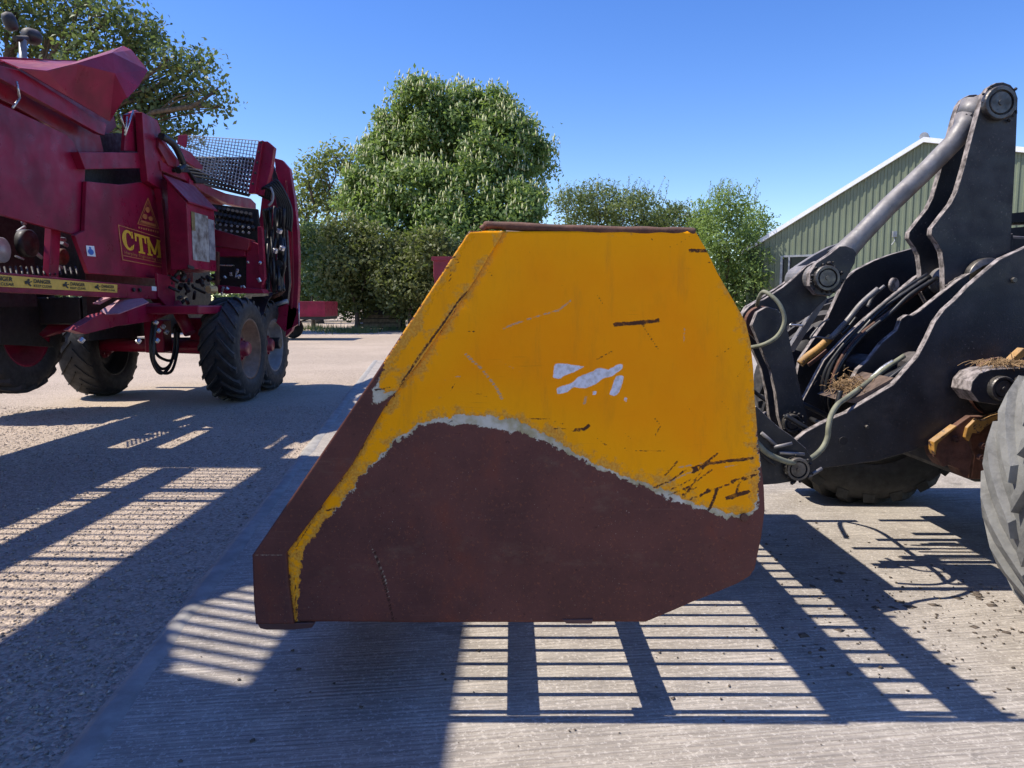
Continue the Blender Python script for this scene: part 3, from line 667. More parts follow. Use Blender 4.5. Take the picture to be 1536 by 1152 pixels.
def sheet(name, lf, rt, yfront, thick, mat, root, cell=.0085, attrs=None, dent=0.0):
    z0 = max(lf[0, 1], rt[0, 1]); zt = min(lf[-1, 1], rt[-1, 1]); nz = int((zt - z0) / cell); zs = np.linspace(z0, zt, nz + 1)
    for kz in list(lf[1:-1, 1]) + list(rt[1:-1, 1]):
        i = np.argmin(abs(zs - kz))
        if 0 < i < nz: zs[i] = kz
    xl = np.interp(zs, lf[:, 1], lf[:, 0]); xr = np.interp(zs, rt[:, 1], rt[:, 0])
    nx = max(2, int((xr - xl).max() / cell)); u = np.linspace(0, 1, nx + 1)
    X = xl[:, None] + (xr - xl)[:, None] * u[None]; Z = np.repeat(zs[:, None], nx + 1, 1); P = np.stack([X.ravel(), Z.ravel()], 1)
    D = np.zeros(len(P))
    if dent:
        for i, (x, z) in enumerate(P): D[i] = dent * mnoise.noise(Vector((x * 2.2, 3.1, z * 2.2))) + dent * .45 * mnoise.noise(Vector((x * 6, 1.7, z * 6)))
    nf = len(P); off = np.array(root.location)
    front = np.stack([P[:, 0], np.full(nf, yfront) + D, P[:, 1]], 1); back = front.copy(); back[:, 1] = yfront + thick
    id_ = np.arange(nf).reshape(nz + 1, nx + 1)
    q = np.stack([id_[:-1, :-1], id_[:-1, 1:], id_[1:, 1:], id_[1:, :-1]], -1).reshape(-1, 4)
    loop = np.concatenate([id_[0, :-1], id_[:-1, -1], id_[-1, :0:-1], id_[:0:-1, 0]])
    nl = len(loop); bk = nf + np.arange(nl); V = np.concatenate([front, back[loop]]) - off
    rim = np.stack([loop, bk, np.roll(bk, -1), np.roll(loop, -1)], 1)
    me = fast_mesh(name, V, np.concatenate([q, rim]))
    A = np.concatenate([P, P[loop]])
    for an, fn in (attrs or {}).items():
        at = me.attributes.new(an, 'FLOAT', 'POINT'); at.data.foreach_set('value', fn(A).astype(np.float32))
    me.materials.append(mat); o = bpy.data.objects.new(name, me); COL.objects.link(o); o.parent = root
    sm = np.zeros(len(me.polygons), bool); sm[:len(q)] = True; me.polygons.foreach_set('use_smooth', sm)
    return o
bucket = thing('loader_bucket', (0, (YP + YF) / 2, 0), 'large worn yellow and brown root crop bucket raised off the concrete', 'bucket')
paint = px2w(z6((106, 1110), (100, 1000), (92, 922), (180, 798), (262, 688), (345, 540), (430, 430), (520, 300), (580, 210), (662, 50), (1170, 50), (1250, 200), (1320, 400), (1316, 560), (1312, 640), (1318, 690), (1322, 760), (1312, 790), (1300, 812), (1282, 818), (1240, 815), (1190, 800), (1130, 780), (1090, 758), (1040, 742), (950, 712), (860, 668), (780, 618), (690, 570), (600, 562), (540, 556), (480, 570), (425, 578), (360, 632), (300, 700), (218, 798), (130, 915), (122, 940), (116, 1040), (112, 1110)))
prim = px2w(z6((104, 1112), (98, 1000), (88, 922), (262, 685), (430, 425), (580, 205), (660, 40), (1175, 40), (1260, 200), (1330, 400), (1322, 560), (1318, 640), (1326, 700), (1328, 770), (1316, 812), (1292, 832), (1240, 836), (1190, 822), (1160, 806), (1120, 796), (1050, 764), (960, 730), (900, 706), (830, 668), (770, 640), (690, 606), (620, 600), (540, 590), (480, 582), (430, 588), (368, 640), (292, 722), (216, 812), (150, 884), (124, 925), (122, 940), (120, 1040), (118, 1112)))
dark = [(9, [(945, 326), (1000, 322), (1060, 315)]), (7, [(1142, 132), (1188, 133)]), (6, [(840, 602), (866, 600), (878, 590)]), (2.2, [(785, 598), (840, 602)]), (4, [(1050, 752), (1090, 735), (1130, 706), (1180, 690), (1215, 664)]), (7, [(1150, 712), (1190, 690), (1250, 682), (1306, 676)]), (3, [(1085, 772), (1140, 750), (1200, 705)]), (6, [(1212, 764), (1198, 800), (1188, 815)]), (9, [(1240, 780), (1268, 772), (1296, 764)]), (4, [(1170, 775), (1192, 755)]), (3, [(1120, 772), (1160, 752)]), (2, [(895, 420), (948, 390)]), (2, [(1020, 330), (1060, 390)]), (1.6, [(1050, 620), (1065, 590), (1050, 570)]), (1.8, [(700, 570), (780, 575), (820, 590)]), (1.5, [(1000, 655), (1130, 660)]), (5, [(522, 264), (490, 322), (440, 398), (382, 488)]), (4, [(612, 150), (546, 250)]), (3, [(170, 820), (215, 806)]), (2.2, [(150, 846), (112, 905), (116, 935)]), (3, [(108, 985), (112, 1100)]), (7, [(318, 920), (345, 1010), (366, 1100)]), (1.5, [(900, 250), (914, 270)]), (2, [(1298, 640), (1320, 655)]), (2, [(1300, 700), (1325, 712)])]
_r = random.Random(17)
for _ in range(10):
    x0, y0 = _r.uniform(1060, 1290), _r.uniform(672, 790); L_ = _r.uniform(25, 85); a_ = R(_r.choice((-32, -24, -15, -50, -60)) + _r.uniform(-8, 8))
    dark.append((_r.uniform(1.2, 4.5), [(x0, y0), (x0 + L_ * .5 * math.cos(a_), y0 + L_ * .5 * math.sin(a_) + _r.uniform(-4, 4)), (min(1318, x0 + L_ * math.cos(a_)), y0 + L_ * math.sin(a_))]))
for _ in range(26):
    x0, y0 = _r.uniform(500, 1300), _r.uniform(90, 640); L_ = _r.uniform(8, 60); a_ = R(_r.uniform(-60, 60))
    dark.append((_r.uniform(.3, 1.1), [(x0, y0), (x0 + L_ * .5 * math.cos(a_), y0 + L_ * .5 * math.sin(a_) + _r.uniform(-4, 4)), (min(1318, x0 + L_ * math.cos(a_)), y0 + L_ * math.sin(a_))]))
pale = [(3, [(1070, 748), (1120, 722), (1170, 700)]), (2.5, [(1110, 700), (1165, 690), (1230, 690)]), (2.2, [(1230, 700), (1280, 690)]), (6, [(556, 404), (600, 445), (635, 490), (650, 520)]), (3.2, [(655, 336), (700, 318), (745, 304), (800, 288), (830, 264)]), (3.5, [(303, 888), (318, 930), (345, 1010), (368, 1100)]), (2.4, [(322, 928), (346, 985), (356, 1040)]), (2, [(1128, 335), (1128, 372)]), (2.2, [(456, 700), (464, 716)]), (1.6, [(500, 470), (540, 462)]), (5, [(870, 515), (866, 532)]), (1.4, [(640, 420), (700, 450)])]
white = [px2w(z6(*p)) for p in ([(787, 432), (800, 427), (838, 432), (868, 435), (850, 446), (822, 456), (800, 468), (786, 464)], [(793, 492), (830, 480), (852, 462), (885, 450), (905, 440), (930, 444), (950, 432), (968, 428), (966, 442), (940, 460), (915, 466), (898, 480), (870, 492), (838, 490), (820, 504), (796, 507)], [(948, 462), (962, 458), (970, 462), (958, 500), (946, 514), (932, 508)], [(888, 500), (898, 500), (896, 510), (888, 510)], [(970, 514), (978, 516), (977, 528), (971, 528)])]
fwhite = lambda P: np.max([sdf_poly(P, w) for w in white], axis=0)
sheet('side_plate', LEFT, RIGHT, YP, .02, BUCKET, bucket, .0085, {'d_paint': lambda P: sdf_poly(P, paint), 'd_primer': lambda P: sdf_poly(P, prim), 'd_dark': lambda P: sdf_lines(P, dark), 'd_pale': lambda P: sdf_lines(P, pale), 'd_white': fwhite}, .007)
spaint = px2w(z6((338, 478), (346, 440), (358, 408), (414, 318), (474, 222), (530, 128), (568, 72), (596, 40), (680, 40), (602, 190), (530, 300), (440, 430), (384, 492), (352, 500)))
sprim = px2w(z6((318, 490), (345, 452), (372, 418), (430, 328), (490, 232), (546, 138), (585, 85), (610, 40), (690, 30), (605, 190), (535, 300), (445, 430), (388, 496), (345, 525), (316, 532)))
sdark = [(5, [(527, 146), (538, 165)]), (4, [(500, 185), (512, 172)]), (5, [(560, 84), (600, 80), (655, 72)]), (4, [(570, 74), (520, 148), (480, 210)]), (2, [(520, 170), (512, 240)]), (3, [(320, 495), (360, 490)]), (5, [(560, 240), (540, 262), (500, 320), (440, 402), (385, 486)])]
spale = [(2.2, [(8, 926), (82, 926)]), (2, [(345, 440), (365, 470)])]
sheet('side_cutter', LEFT - np.array([[.004, 0]]), FOLD, YP - .016, .0155, BUCKET, bucket, .0085, {'d_paint': lambda P: sdf_poly(P, spaint), 'd_primer': lambda P: sdf_poly(P, sprim), 'd_dark': lambda P: sdf_lines(P, sdark), 'd_pale': lambda P: sdf_lines(P, spale), 'd_white': lambda P: P[:, 0] * 0 - 1}, .002)
# far side plate
out = [(x, z) for x, z in LEFT] + [(x, z) for x, z in RIGHT[::-1]]
MB().prism([(x, YF, z) for x, z in out], (0, -.02, 0)).build('side_plate', BROWN, bucket)
# rolled rim bar along the top edge
rim = smoothpath([atY(x, y, YP + .012) for x, y in ((722, 345), (728, 340), (738, 338), (800, 341), (900, 345), (960, 346), (1000, 347), (1030, 347), (1042, 349))], 4)
MB().tube(rim, [.010 + .003 * math.sin(i * 1.3) * .4 + .004 * min(1, i / 6) for i in range(len(rim))], 10).build('rim_bar', RUSTY, bucket)
zf = .402
lipL, lipR = LEFT[1, 0] + .012, -.495
MB().prism([(lipL, YP + .021, .372), (lipR, YP + .021, zf - .022), (lipR, YP + .021, zf), (lipL + .05, YP + .021, zf - .004)], (0, YF - YP - .042, 0)).build('lip_plate', BROWN, bucket, bevel=.004)
skin = [(-.52, zf + .012), (.50, zf + .012)] + [(x - .018, z + .004) for x, z in RIGHT[3:-1]] + [(.585, 1.722), (.40, 1.728), (-.02, 1.735)]
bar0 = MB().tube([(x, YP + .047, z) for x, z in skin], .0135, 8).build('bar', BARST, bucket)
k = 1
while YP + .047 + k * .12 < YF - .04:
    copy_part(bar0, bucket, (0, k * .12, 0)); k += 1
for (a, b, za, zb_) in ((-.275, -.165, zf - .022, zf - .001), (.222, .326, zf - .022, zf - .001), (-.045, .215, 1.685, 1.718), (.415, .585, 1.680, 1.712)):
    MB().box((a, YP + .022, za), (b, YF - .022, zb_)).build('cross_member', BROWN, bucket, bevel=.004)
for pts, d in (([(386, 936), (472, 934), (468, 942), (440, 945), (400, 945), (390, 943)], .10), ([(842, 929), (890, 929), (888, 936), (850, 936)], .08)):
    MB().prism([atY(x, y, YP - .004) for x, y in pts], (0, d, 0)).build('wear_pad', BROWN, bucket, bevel=.003)
# solid mounting plate on the middle of the bucket's heel
sk = [(.335, zf - .004), (.50, zf - .004)] + [(x - .004, z - .004) for x, z in RIGHT[3:11]]
mp_ = MB()
for (xa, za), (xb, zb_) in zip(sk, sk[1:]): mp_.add([(xa, 3.56, za), (xb, 3.56, zb_), (xb, 5.05, zb_), (xa, 5.05, za)], [(0, 1, 2, 3)])
mo = mp_.build('mounting_plate', BROWN, bucket); sm_ = mo.modifiers.new('solid', 'SOLIDIFY'); sm_.thickness = .014; sm_.offset = 0
# lug with an eye near the heel
p = atY(1117, 777, YP - .012); MB().cyl(p, p + Vector((0, .014, 0)), .014, 12).build('bolt_head', RUSTY, bucket)

# ------------------------------------------------------------------ the loader
loader = thing('wheel_loader', (2.65, 4.3, 0), 'dark grey loader boom and linkage carrying the bucket', 'loader')
EDGE = M('dusty_lit_edge', (.12, .10, .09), .8, var=.5, scale=26, bump=.5, bscale=90, col2=(.38, .33, .31))  # dust colour lightened so the cut rims read as sunlit
def lp(name, pts, Y, t, mat=None, parent=None, bevel=.004):
    o = yplate(pts, Y, t).build(name, mat or LDARK, loader, parent, bevel)
    o.data.materials.append(EDGE if mat in (None, LDARK, LDARK2) else mat)
    for p in o.data.polygons: p.material_index = 1 if abs(p.normal.y) < .3 else 0
    return o
def boss(name, xy, Y, rpx, t, mat=None, rings=True, parent=None):
    c = atY(xy[0], xy[1], Y); r = rpx * Y / F
    m = MB().lathe([(0, -.012), (r * .16, -.012), (r * .18, -.006), (r * .62, -.006), (r * .66, -.002), (r * .70, .006), (r * .72, .006), (r * .76, -.008), (r * .94, -.008), (r, 0), (r, t), (0, t)], c, (0, 1, 0), 32, False)
    return m.build(name, mat or PINST, loader, parent)
nb_top = [(1620, 345), (1570, 356), (1536, 372), (1500, 389), (1477, 408), (1454, 428), (1434, 449), (1417, 464), (1403, 483), (1392, 507), (1377, 535), (1340, 577), (1300, 601), (1270, 619), (1241, 631), (1209, 648), (1190, 664)]
nb_bot = [(1192, 690), (1200, 712), (1214, 716), (1233, 703), (1275, 697), (1315, 692), (1368, 677), (1406, 662), (1440, 640), (1480, 628), (1536, 620), (1620, 612)]
boomn = lp('boom_arm', nb_top + nb_bot, 3.70, .045)
lp('boom_arm', [(1600, 345), (1536, 372), (1492, 391), (1474, 398), (1438, 420), (1415, 438), (1380, 466), (1369, 473), (1361, 472), (1352, 478), (1346, 495), (1323, 514), (1303, 540), (1287, 554), (1278, 571), (1267, 592), (1235, 640), (1215, 690), (1260, 690), (1350, 660), (1420, 620), (1500, 560), (1600, 540)], 4.10, .045)
lp('boom_arm', [(1500, 360), (1420, 388), (1375, 415), (1300, 477), (1270, 505), (1237, 540), (1205, 600), (1200, 640), (1260, 640), (1380, 560), (1480, 470), (1560, 440)], 4.50, .05)
lp('boom_arm', [(1268, 419), (1284, 405), (1311, 391), (1338, 381), (1371, 372), (1400, 362), (1460, 358), (1520, 350), (1520, 440), (1400, 480), (1300, 560), (1240, 610), (1190, 590), (1200, 540), (1240, 480)], 4.92, .05, LDARK2)
for Y0, Y1, q in ((3.745, 4.10, (1420, 560)), (4.145, 4.50, (1330, 560)), (4.55, 4.92, (1330, 520))):
    c = atY(q[0], q[1], Y0); MB().cyl((c.x, Y0, c.z), (c.x, Y1, c.z), .09, 20).build('cross_tube', LDARK2, loader)
c = atY(1262, 660, 3.72); MB().cyl((c.x, 3.694, c.z), (c.x, 3.699, c.z), .022, 16).build('grease_hole', DARK, loader)
# tilt lever: two tall plates
nl = [(1477, 140), (1484, 130), (1494, 124), (1505, 123), (1516, 127), (1523, 135), (1527, 147), (1524, 225), (1517, 350), (1512, 430), (1480, 470), (1440, 480), (1417, 437), (1416, 400), (1413, 378), (1407, 366), (1397, 352), (1398, 342), (1415, 320), (1427, 305), (1436, 287), (1447, 250), (1459, 203), (1472, 155)]
lever = lp('tilt_lever', nl, 4.16, .05)
lp('tilt_lever', [(768 + (x - 768) * 4.16 / 4.16, y) for x, y in nl], 4.16, .05).location.y = .235
boss('pin', (1501, 154), 4.13, 24, .03, PINST)
c = atY(1501, 154, 4.16); MB().cyl((c.x, 4.215, c.z), (c.x, 4.39, c.z), .088, 24).build('pin_tube', LDARK, loader)
c = atY(1480, 400, 4.14); 
MB().lathe([(.05, 0), (.11, 0), (.115, .01), (.115, .05)], atY(1484, 418, 4.10), (0, 1, 0), 28).build('lever_boss', PINST, loader)
q = atY(1425, 421, 4.3); MB().lathe([(.04, -.1), (.075, -.1), (.08, -.09), (.08, -.03), (.072, -.02), (.072, .02), (.08, .03), (.08, .09), (.075, .1), (.04, .1)], q, (0, 1, 0), 28, False).build('lever_boss', ROD, loader)
# tilt rod with its eyes
YR = 4.30
ra = [atY(x, y, YR) for x, y in ((1454, 178), (1446, 192), (1430, 214), (1395, 250), (1330, 312), (1290, 354), (1268, 377), (1256, 390))]
MB().tube(ra, [.075, .060, .053, .052, .053, .054, .062, .075], 20).build('tilt_rod', ROD, loader)
c = atY(1460, 165, YR); MB().tube([c + Vector((.02, 0, .03)), c + Vector((-.02, 0, -.06))], [.085, .075], 16).build('rod_eye', ROD, loader)
cl = zA((1020, 60), (1080, 55), (1150, 80), (1182, 120), (1168, 220), (1085, 370), (1020, 470), (925, 540), (800, 525), (735, 440), (735, 320), (800, 220), (920, 140))
lp('clevis', cl, 4.10, .06, LDARK); lp('clevis', zA((1060, 20), (1140, 60), (1100, 160), (980, 240), (800, 360), (640, 420), (545, 390), (545, 330), (610, 250), (780, 140), (930, 60)), 4.46, .05, ROD)
boss('pin', (1241, 417), 4.075, 19, .03, PINST)
c = atY(1237, 417, 4.16); MB().cyl((c.x - .03, 4.16, c.z), (c.x - .03, 4.48, c.z), .080, 26).build('pin_collar', ROD, loader)
# hitch: bracket, links, frame
lp('hitch_bracket', zA((75, 770), (95, 705), (150, 640), (210, 600), (290, 572), (385, 512), (480, 450), (560, 385), (640, 310), (700, 250), (800, 200), (900, 300), (900, 560), (800, 650), (740, 720), (640, 780), (540, 800), (500, 850), (430, 960), (250, 990), (150, 890)), 4.20, .04, LDARK2)
lp('hitch_bracket', zA((60, 740), (120, 640), (260, 560), (480, 420), (640, 290), (760, 210), (860, 420), (560, 780), (300, 900), (130, 860)), 4.52, .04, LDARK2)
boss('pin', (1154, 485), 4.13, 17, .05, PINST)
c = atY(1150, 483, 4.17); MB().lathe([(.03, 0), (.085, 0), (.09, .008), (.09, .03), (.083, .034)], c + Vector((-.03, -.0, 0)), (0, 1, 0), 28, False).build('pin_collar', RUSTY, loader)
link = [(1128, 488), (1136, 468), (1150, 460), (1166, 464), (1178, 480), (1188, 525), (1200, 580), (1212, 628), (1208, 648), (1192, 660), (1176, 652), (1168, 625), (1164, 590), (1156, 555), (1144, 528)]
lp('hitch_link', link, 4.06, .045, LDARK); lp('hitch_link', [(x - 14, y - 2) for x, y in link], 4.34, .045, LDARK)
boss('pin', (1189, 635), 4.03, 14, .04, PINST)
lp('hitch_frame', zB((170, 500), (220, 440), (300, 520), (430, 640), (560, 730), (700, 850), (760, 960), (740, 1080), (680, 1150), (420, 1190), (280, 1200), (255, 950), (220, 760)), 3.50, .05, LDARK2)
lp('hitch_frame', zB((200, 560), (330, 500), (480, 640), (640, 760), (760, 900), (740, 1080), (540, 1160), (300, 1150)), 4.9, .05, LDARK2)
c = atY(1190, 705, 3.5); MB().cyl((c.x, 3.55, c.z), (c.x, 4.9, c.z), .07, 20).build('cross_tube', LDARK2, loader)
boss('pin', (1197, 704), 3.46, 18, .04, PINST)
for i, (a, b) in enumerate((((385, 840), (560, 800)), ((440, 890), (680, 905)), ((270, 700), (420, 830)), ((720, 1120), (850, 1040)))):
    pa, pb = zB(a, b); MB().tube([atY(*pa, 3.48), atY(*pb, 3.49)], .009, 6).build('hitch_pipe', ROD, loader)
MB().box((.97, 3.74, .80), (1.03, 5.10, 1.40)).build('hitch_carriage', LDARK2, loader, bevel=.01)
# rods and cylinders between the boom plates
def rodpx(name, pts, Y, rpx, mat, n=12):
    return MB().tube(smoothpath([atY(x, y, Y + (dy if False else 0)) for x, y in pts], 5), rpx * Y / F, n).build(name, mat, loader)
pa = zA((885, 550), (560, 1060)); m = MB(); a, b = atY(*pa[0], 4.62), atY(*pa[1], 4.62); d = (b - a).normalized(); sN = Vector((d.z, 0, -d.x)) * .018
m.prism([a + sN, a - sN, b - sN, b + sN], (0, .06, 0)); m.build('brace', ROD, loader)
rodpx('hydraulic_pipe', zA((1390, 470), (1230, 610), (1090, 780), (930, 950)), 4.42, 4.2, ROD)
rodpx('hydraulic_pipe', zA((1450, 440), (1350, 530), (1290, 640)), 4.45, 2.4, ROD)
rodpx('hydraulic_pipe', zA((1180, 740), (1100, 840), (1040, 900)), 4.40, 2.2, HOSEB)
rodpx('cylinder_rod', zA((940, 930), (820, 1040), (700, 1130), (640, 1190)), 4.44, 6.0, RYEL)
rodpx('cylinder_rod', zA((900, 1060), (800, 1140), (720, 1200)), 4.47, 3, RUSTY)
rodpx('cylinder_rod', zB((1540, 20), (1430, 90), (1340, 170), (1200, 290)), 3.95, 4.6, CHROME)
rodpx('bent_wire', zA((920, 760), (850, 800), (740, 935), (800, 930), (940, 950)), 4.40, 1.4, ROD, 6)
rodpx('bent_wire', zA((650, 708), (750, 712)), 4.63, 1.6, CHROME, 6); rodpx('bent_wire', zA((540, 815), (680, 822)), 4.63, 1.8, CHROME, 6)
c = atY(1342, 427, 4.47); MB().lathe([(0, -.004), (.036, -.004), (.042, 0), (.042, .012), (0, .012)], c, (-.5, 1, 0), 20, False).build('grease_disc', EDGE, loader)
# floor plate between the near boom plates with trapped straw
TAN = M('dusty_tan_metal', (.11, .075, .055), .85, var=.5, scale=20, bump=.4)
MB().prism([atY(x, y, 3.75) for x, y in zB((1060, 400), (1250, 330), (1540, 170), (1540, 260), (1200, 420))], (0, .34, 0)).build('gusset', TAN, loader)
# hoses
hose1 = smoothpath([atY(x, y, Y) for (x, y), Y in zip(zA((230, 640), (245, 560), (290, 497), (370, 540), (450, 630), (490, 740), (475, 840), (410, 935), (300, 1000), (180, 1030), (90, 1040)), (4.2, 4.1, 4.05, 4.0, 3.98, 3.97, 3.97, 3.98, 4.0, 4.1, 4.2))], 6)
MB().tube(hose1, .0115, 10).build('hose', HOSEP, loader)
hose2 = smoothpath([atY(x, y, Y) for (x, y), Y in zip(zB((1640, -40), (1450, 90), (1250, 245), (1080, 370), (1000, 430), (940, 530), (915, 640), (905, 740), (860, 840), (780, 920), (680, 975), (560, 985), (440, 950), (320, 890), (230, 800), (150, 700)), (3.95, 3.93, 3.85, 3.72, 3.66, 3.62, 3.6, 3.6, 3.58, 3.55, 3.5, 3.46, 3.44, 3.43, 3.42, 3.44))], 6)
MB().tube(hose2, .0135, 10).build('hose', HOSEP, loader)
for off in (0, .03): MB().tube(smoothpath([atY(x, y + off * 300, 3.44 + off) for x, y in zB((140, 600), (200, 720), (280, 850), (400, 950))], 5), .006, 6).build('hose', HOSEB, loader)
# hose loops added behind the plates for the looping shadows they cast
MB().tube(smoothpath([(1.42, 4.55, 1.0), (1.55, 4.88, .96), (1.72, 4.88, .84), (1.84, 4.7, .80), (1.82, 4.3, .80), (1.75, 3.95, .86), (1.68, 3.80, .92), (1.70, 3.80, 1.05)], 8), .014, 8).build('hose', HOSEB, loader)
MB().tube(smoothpath([(1.42, 3.80, .92), (1.62, 3.78, .80), (1.80, 3.80, .72), (1.88, 3.9, .76), (1.80, 4.05, .85), (1.5, 4.08, 1.0)], 8), .014, 8).build('hose', HOSEB, loader)
# straw caught in the linkage
def straw(name, centre, sp, n, seed, label, L=.09):
    rr = random.Random(seed); m = MB(); c = Vector(centre)
    for _ in range(n):
        p = c + Vector((rr.gauss(0, sp[0]), rr.gauss(0, sp[1]), abs(rr.gauss(0, sp[2])))); d = Vector((rr.uniform(-1, 1), rr.uniform(-1, 1), rr.uniform(-.6, .6))).normalized() * L * rr.uniform(.4, 1)
        m.tube([p - d * .5, p + Vector((0, 0, .004)), p + d * .5], .0016, 4, False)
    o = m.build(name, STRAW); return tag(o, label, 'straw', kind='stuff')
straw('straw', atY(1272, 586, 3.93), (.045, .06, .035), 420, 5, 'tuft of dry straw caught between the loader boom plates', .06)
straw('straw', atY(1508, 548, 3.55) , (.07, .04, .012), 160, 6, 'wisps of dry straw on the rounded pivot casting', .09)
# pivot casting, rusty frame and yellow bracket by the tyre
lp('pivot_casting', zD((362, 190), (370, 150), (400, 115), (450, 98), (593, 90), (800, 95), (800, 250), (540, 245), (470, 250), (400, 240)), 3.50, .16, LDARK)
boss('pin', (1505, 583), 3.47, 19, .04, PINST); boss('pin', (1537, 575), 3.47, 11, .04, PINST)
for i in range(4): MB().lathe([(.15 - .012 * (i % 2), 0), (.15 - .012 * (i % 2), .03)], atY(1500, 581, 3.665 + i * .02) , (0, 1, 0), 24).build('seal_ring', RUSTY, loader)
lp('frame_bracket', zD((200, 415), (240, 392), (310, 335), (360, 300), (420, 300), (350, 340), (350, 400), (372, 470), (352, 572), (330, 562), (310, 530), (270, 510), (245, 520), (215, 480)), 3.66, .10, RUSTY)
lp('frame_bracket', zD((345, 330), (590, 262), (700, 250), (700, 500), (600, 560), (470, 540), (440, 572), (365, 572), (378, 470)), 3.78, .12, RUSTY)
lp('yellow_flange', zD((338, 392), (348, 350), (388, 310), (420, 318), (460, 300), (560, 272), (470, 318), (432, 345), (400, 376), (372, 372), (356, 410)), 3.64, .06, RYEL)
lp('yellow_flange', zD((203, 412), (300, 340), (306, 346), (222, 418), (212, 470), (204, 450)), 3.63, .05, RYEL)
lp('yellow_flange', zD((535, 60), (560, 35), (593, 5), (620, 20), (593, 45), (555, 65)), 3.6, .05, RYEL)
for q in ((300, 400), (420, 430), (410, 480)): 
    b = zD(q)[0]; boss('bolt_head', b, 3.645, 5, .02, RUSTY)
# tyres, axle, front frame, cab block further right
wheel(loader, (2.70, 2.78, .79), .79, .50, (0, -1, 0), YEL, RUBDUST, 22, .034, YEL, -1, .095, .46)
wheel(loader, (2.66, 5.56, .79), .79, .54, (0, 1, 0), DARK, RUBBER, 22, .045, DARK, 1, .075, .42)
MB().cyl((2.68, 2.9, .79), (2.68, 5.4, .79), .16, 20).build('axle', LDARK2, loader)
MB().box((2.45, 3.85, .55), (4.2, 5.05, 1.15)).build('front_frame', LDARK2, loader, bevel=.03)
MB().prism([(3.0, 3.8, 1.15), (4.2, 3.8, 1.15), (4.1, 3.8, 1.9), (3.3, 3.8, 1.95)], (0, .12, 0)).build('boom_tower', LDARK2, loader, bevel=.02)
MB().prism([(3.0, 4.98, 1.15), (4.2, 4.98, 1.15), (4.1, 4.98, 1.9), (3.3, 4.98, 1.95)], (0, .12, 0)).build('boom_tower', LDARK2, loader, bevel=.02)
MB().prism([(4.3, 3.6, .7), (7.4, 3.6, .7), (7.4, 3.6, 1.9), (6.0, 3.6, 2.0), (4.3, 3.6, 1.5)], (0, 1.4, 0)).build('rear_body', YEL, loader, bevel=.04)
MB().prism([(4.4, 3.65, 1.5), (6.0, 3.65, 1.9), (5.9, 3.65, 3.1), (4.6, 3.65, 3.1)], (0, 1.3, 0)).build('cab', GLASS, loader, bevel=.03)
wheel(loader, (5.9, 2.78, .79), .79, .50, (0, -1, 0), YEL, RUBDUST, 22, .045, YEL, -1, .075, .42)
wheel(loader, (5.9, 5.56, .79), .79, .54, (0, 1, 0), YEL, RUBBER, 22, .045, YEL, 1, .075, .42)
# bonnet slats seen past the lever
for y0 in (318, 340): MB().prism([atY(x, y, 5.6) for x, y in ((1515, y0 + 2), (1600, y0 - 6), (1600, y0 + 12), (1515, y0 + 16))], (0, .3, 0)).build('guard_bar', LDARK2, loader)

# ------------------------------------------------------------------ loader clutter: hoses, bolts, welds, grease
rr = random.Random(31)
for k_ in range(5):
    o_ = rr.uniform(-7, 7); Yk = 4.18 + .06 * k_
    MB().tube(smoothpath([atY(x + o_ + rr.uniform(-3, 3), y + o_ * .5 + rr.uniform(-3, 3), Yk) for x, y in ((1400, 415), (1360, 440), (1325, 470), (1290, 500), (1262, 530), (1246, 562), (1240, 600), (1250, 640))], 5), rr.uniform(.009, .014), 8).build('hose', (HOSEB, HOSEB, RUSTY, HOSEB, HOSEB)[k_], loader)
for k_ in range(4):
    Yk = 3.80 + .07 * k_
    MB().tube(smoothpath([atY(x + 6 * k_ + rr.uniform(-3, 3), y - 5 * k_ + rr.uniform(-3, 3), Yk) for x, y in ((1440, 470), (1405, 500), (1380, 530), (1345, 560), (1310, 582), (1285, 600))], 5), .012, 8).build('hose', HOSEB, loader)
for (x, y, Y_, r_) in ((1300, 640, 3.695, 3.0), (1520, 420, 3.695, 4)):
    c = atY(x, y, Y_); MB().cyl(c - Vector((0, .012, 0)), c + Vector((0, .004, 0)), r_ * Y_ / F, 6).build('bolt_head', PINST, loader)
# weld beads
def weld(pts, Y_):
    q = smoothpath([atY(x, y, Y_) for x, y in pts], 8); MB().tube(q, [.006 + .0025 * math.sin(i * 2.3) for i in range(len(q))], 6).build('weld_bead', LDARK, loader)
weld([(1418, 430), (1440, 415), (1470, 405), (1505, 402)], 4.157);
# a second lever boss plate and the cylinder body that drives the lever
a_, b_ = atY(1445, 432, 4.30), atY(1640, 500, 4.30); MB().tube([a_, b_], .075, 18).build('tilt_cylinder', LDARK, loader)
a_, b_ = atY(1310, 640, 3.92), atY(1560, 470, 3.92); MB().tube([a_, b_], .05, 16).build('lift_cylinder', LDARK2, loader)
# grease smears: thick lumps round the pins
def grease(x, y, Y_, n, sp):
    m = MB(); c = atY(x, y, Y_)
    for _ in range(n):
        a = rr.uniform(0, 6.28); d = sp * rr.uniform(.8, 1.15); p = c + Vector((math.cos(a) * d, -.004, math.sin(a) * d)); r_ = rr.uniform(.004, .011)
        m.lathe([(0, -r_), (r_ * .7, -r_ * .7), (r_, 0), (r_ * .7, r_ * .7), (0, r_)], p, (0, 1, 0), 6)
    m.build('grease', DARK, loader, kind='stuff')
grease(1241, 417, 4.10, 34, .082); grease(1154, 485, 4.14, 30, .072); grease(1189, 635, 4.04, 24, .058); grease(1197, 704, 3.48, 26, .062); grease(1501, 154, 4.15, 20, .095)

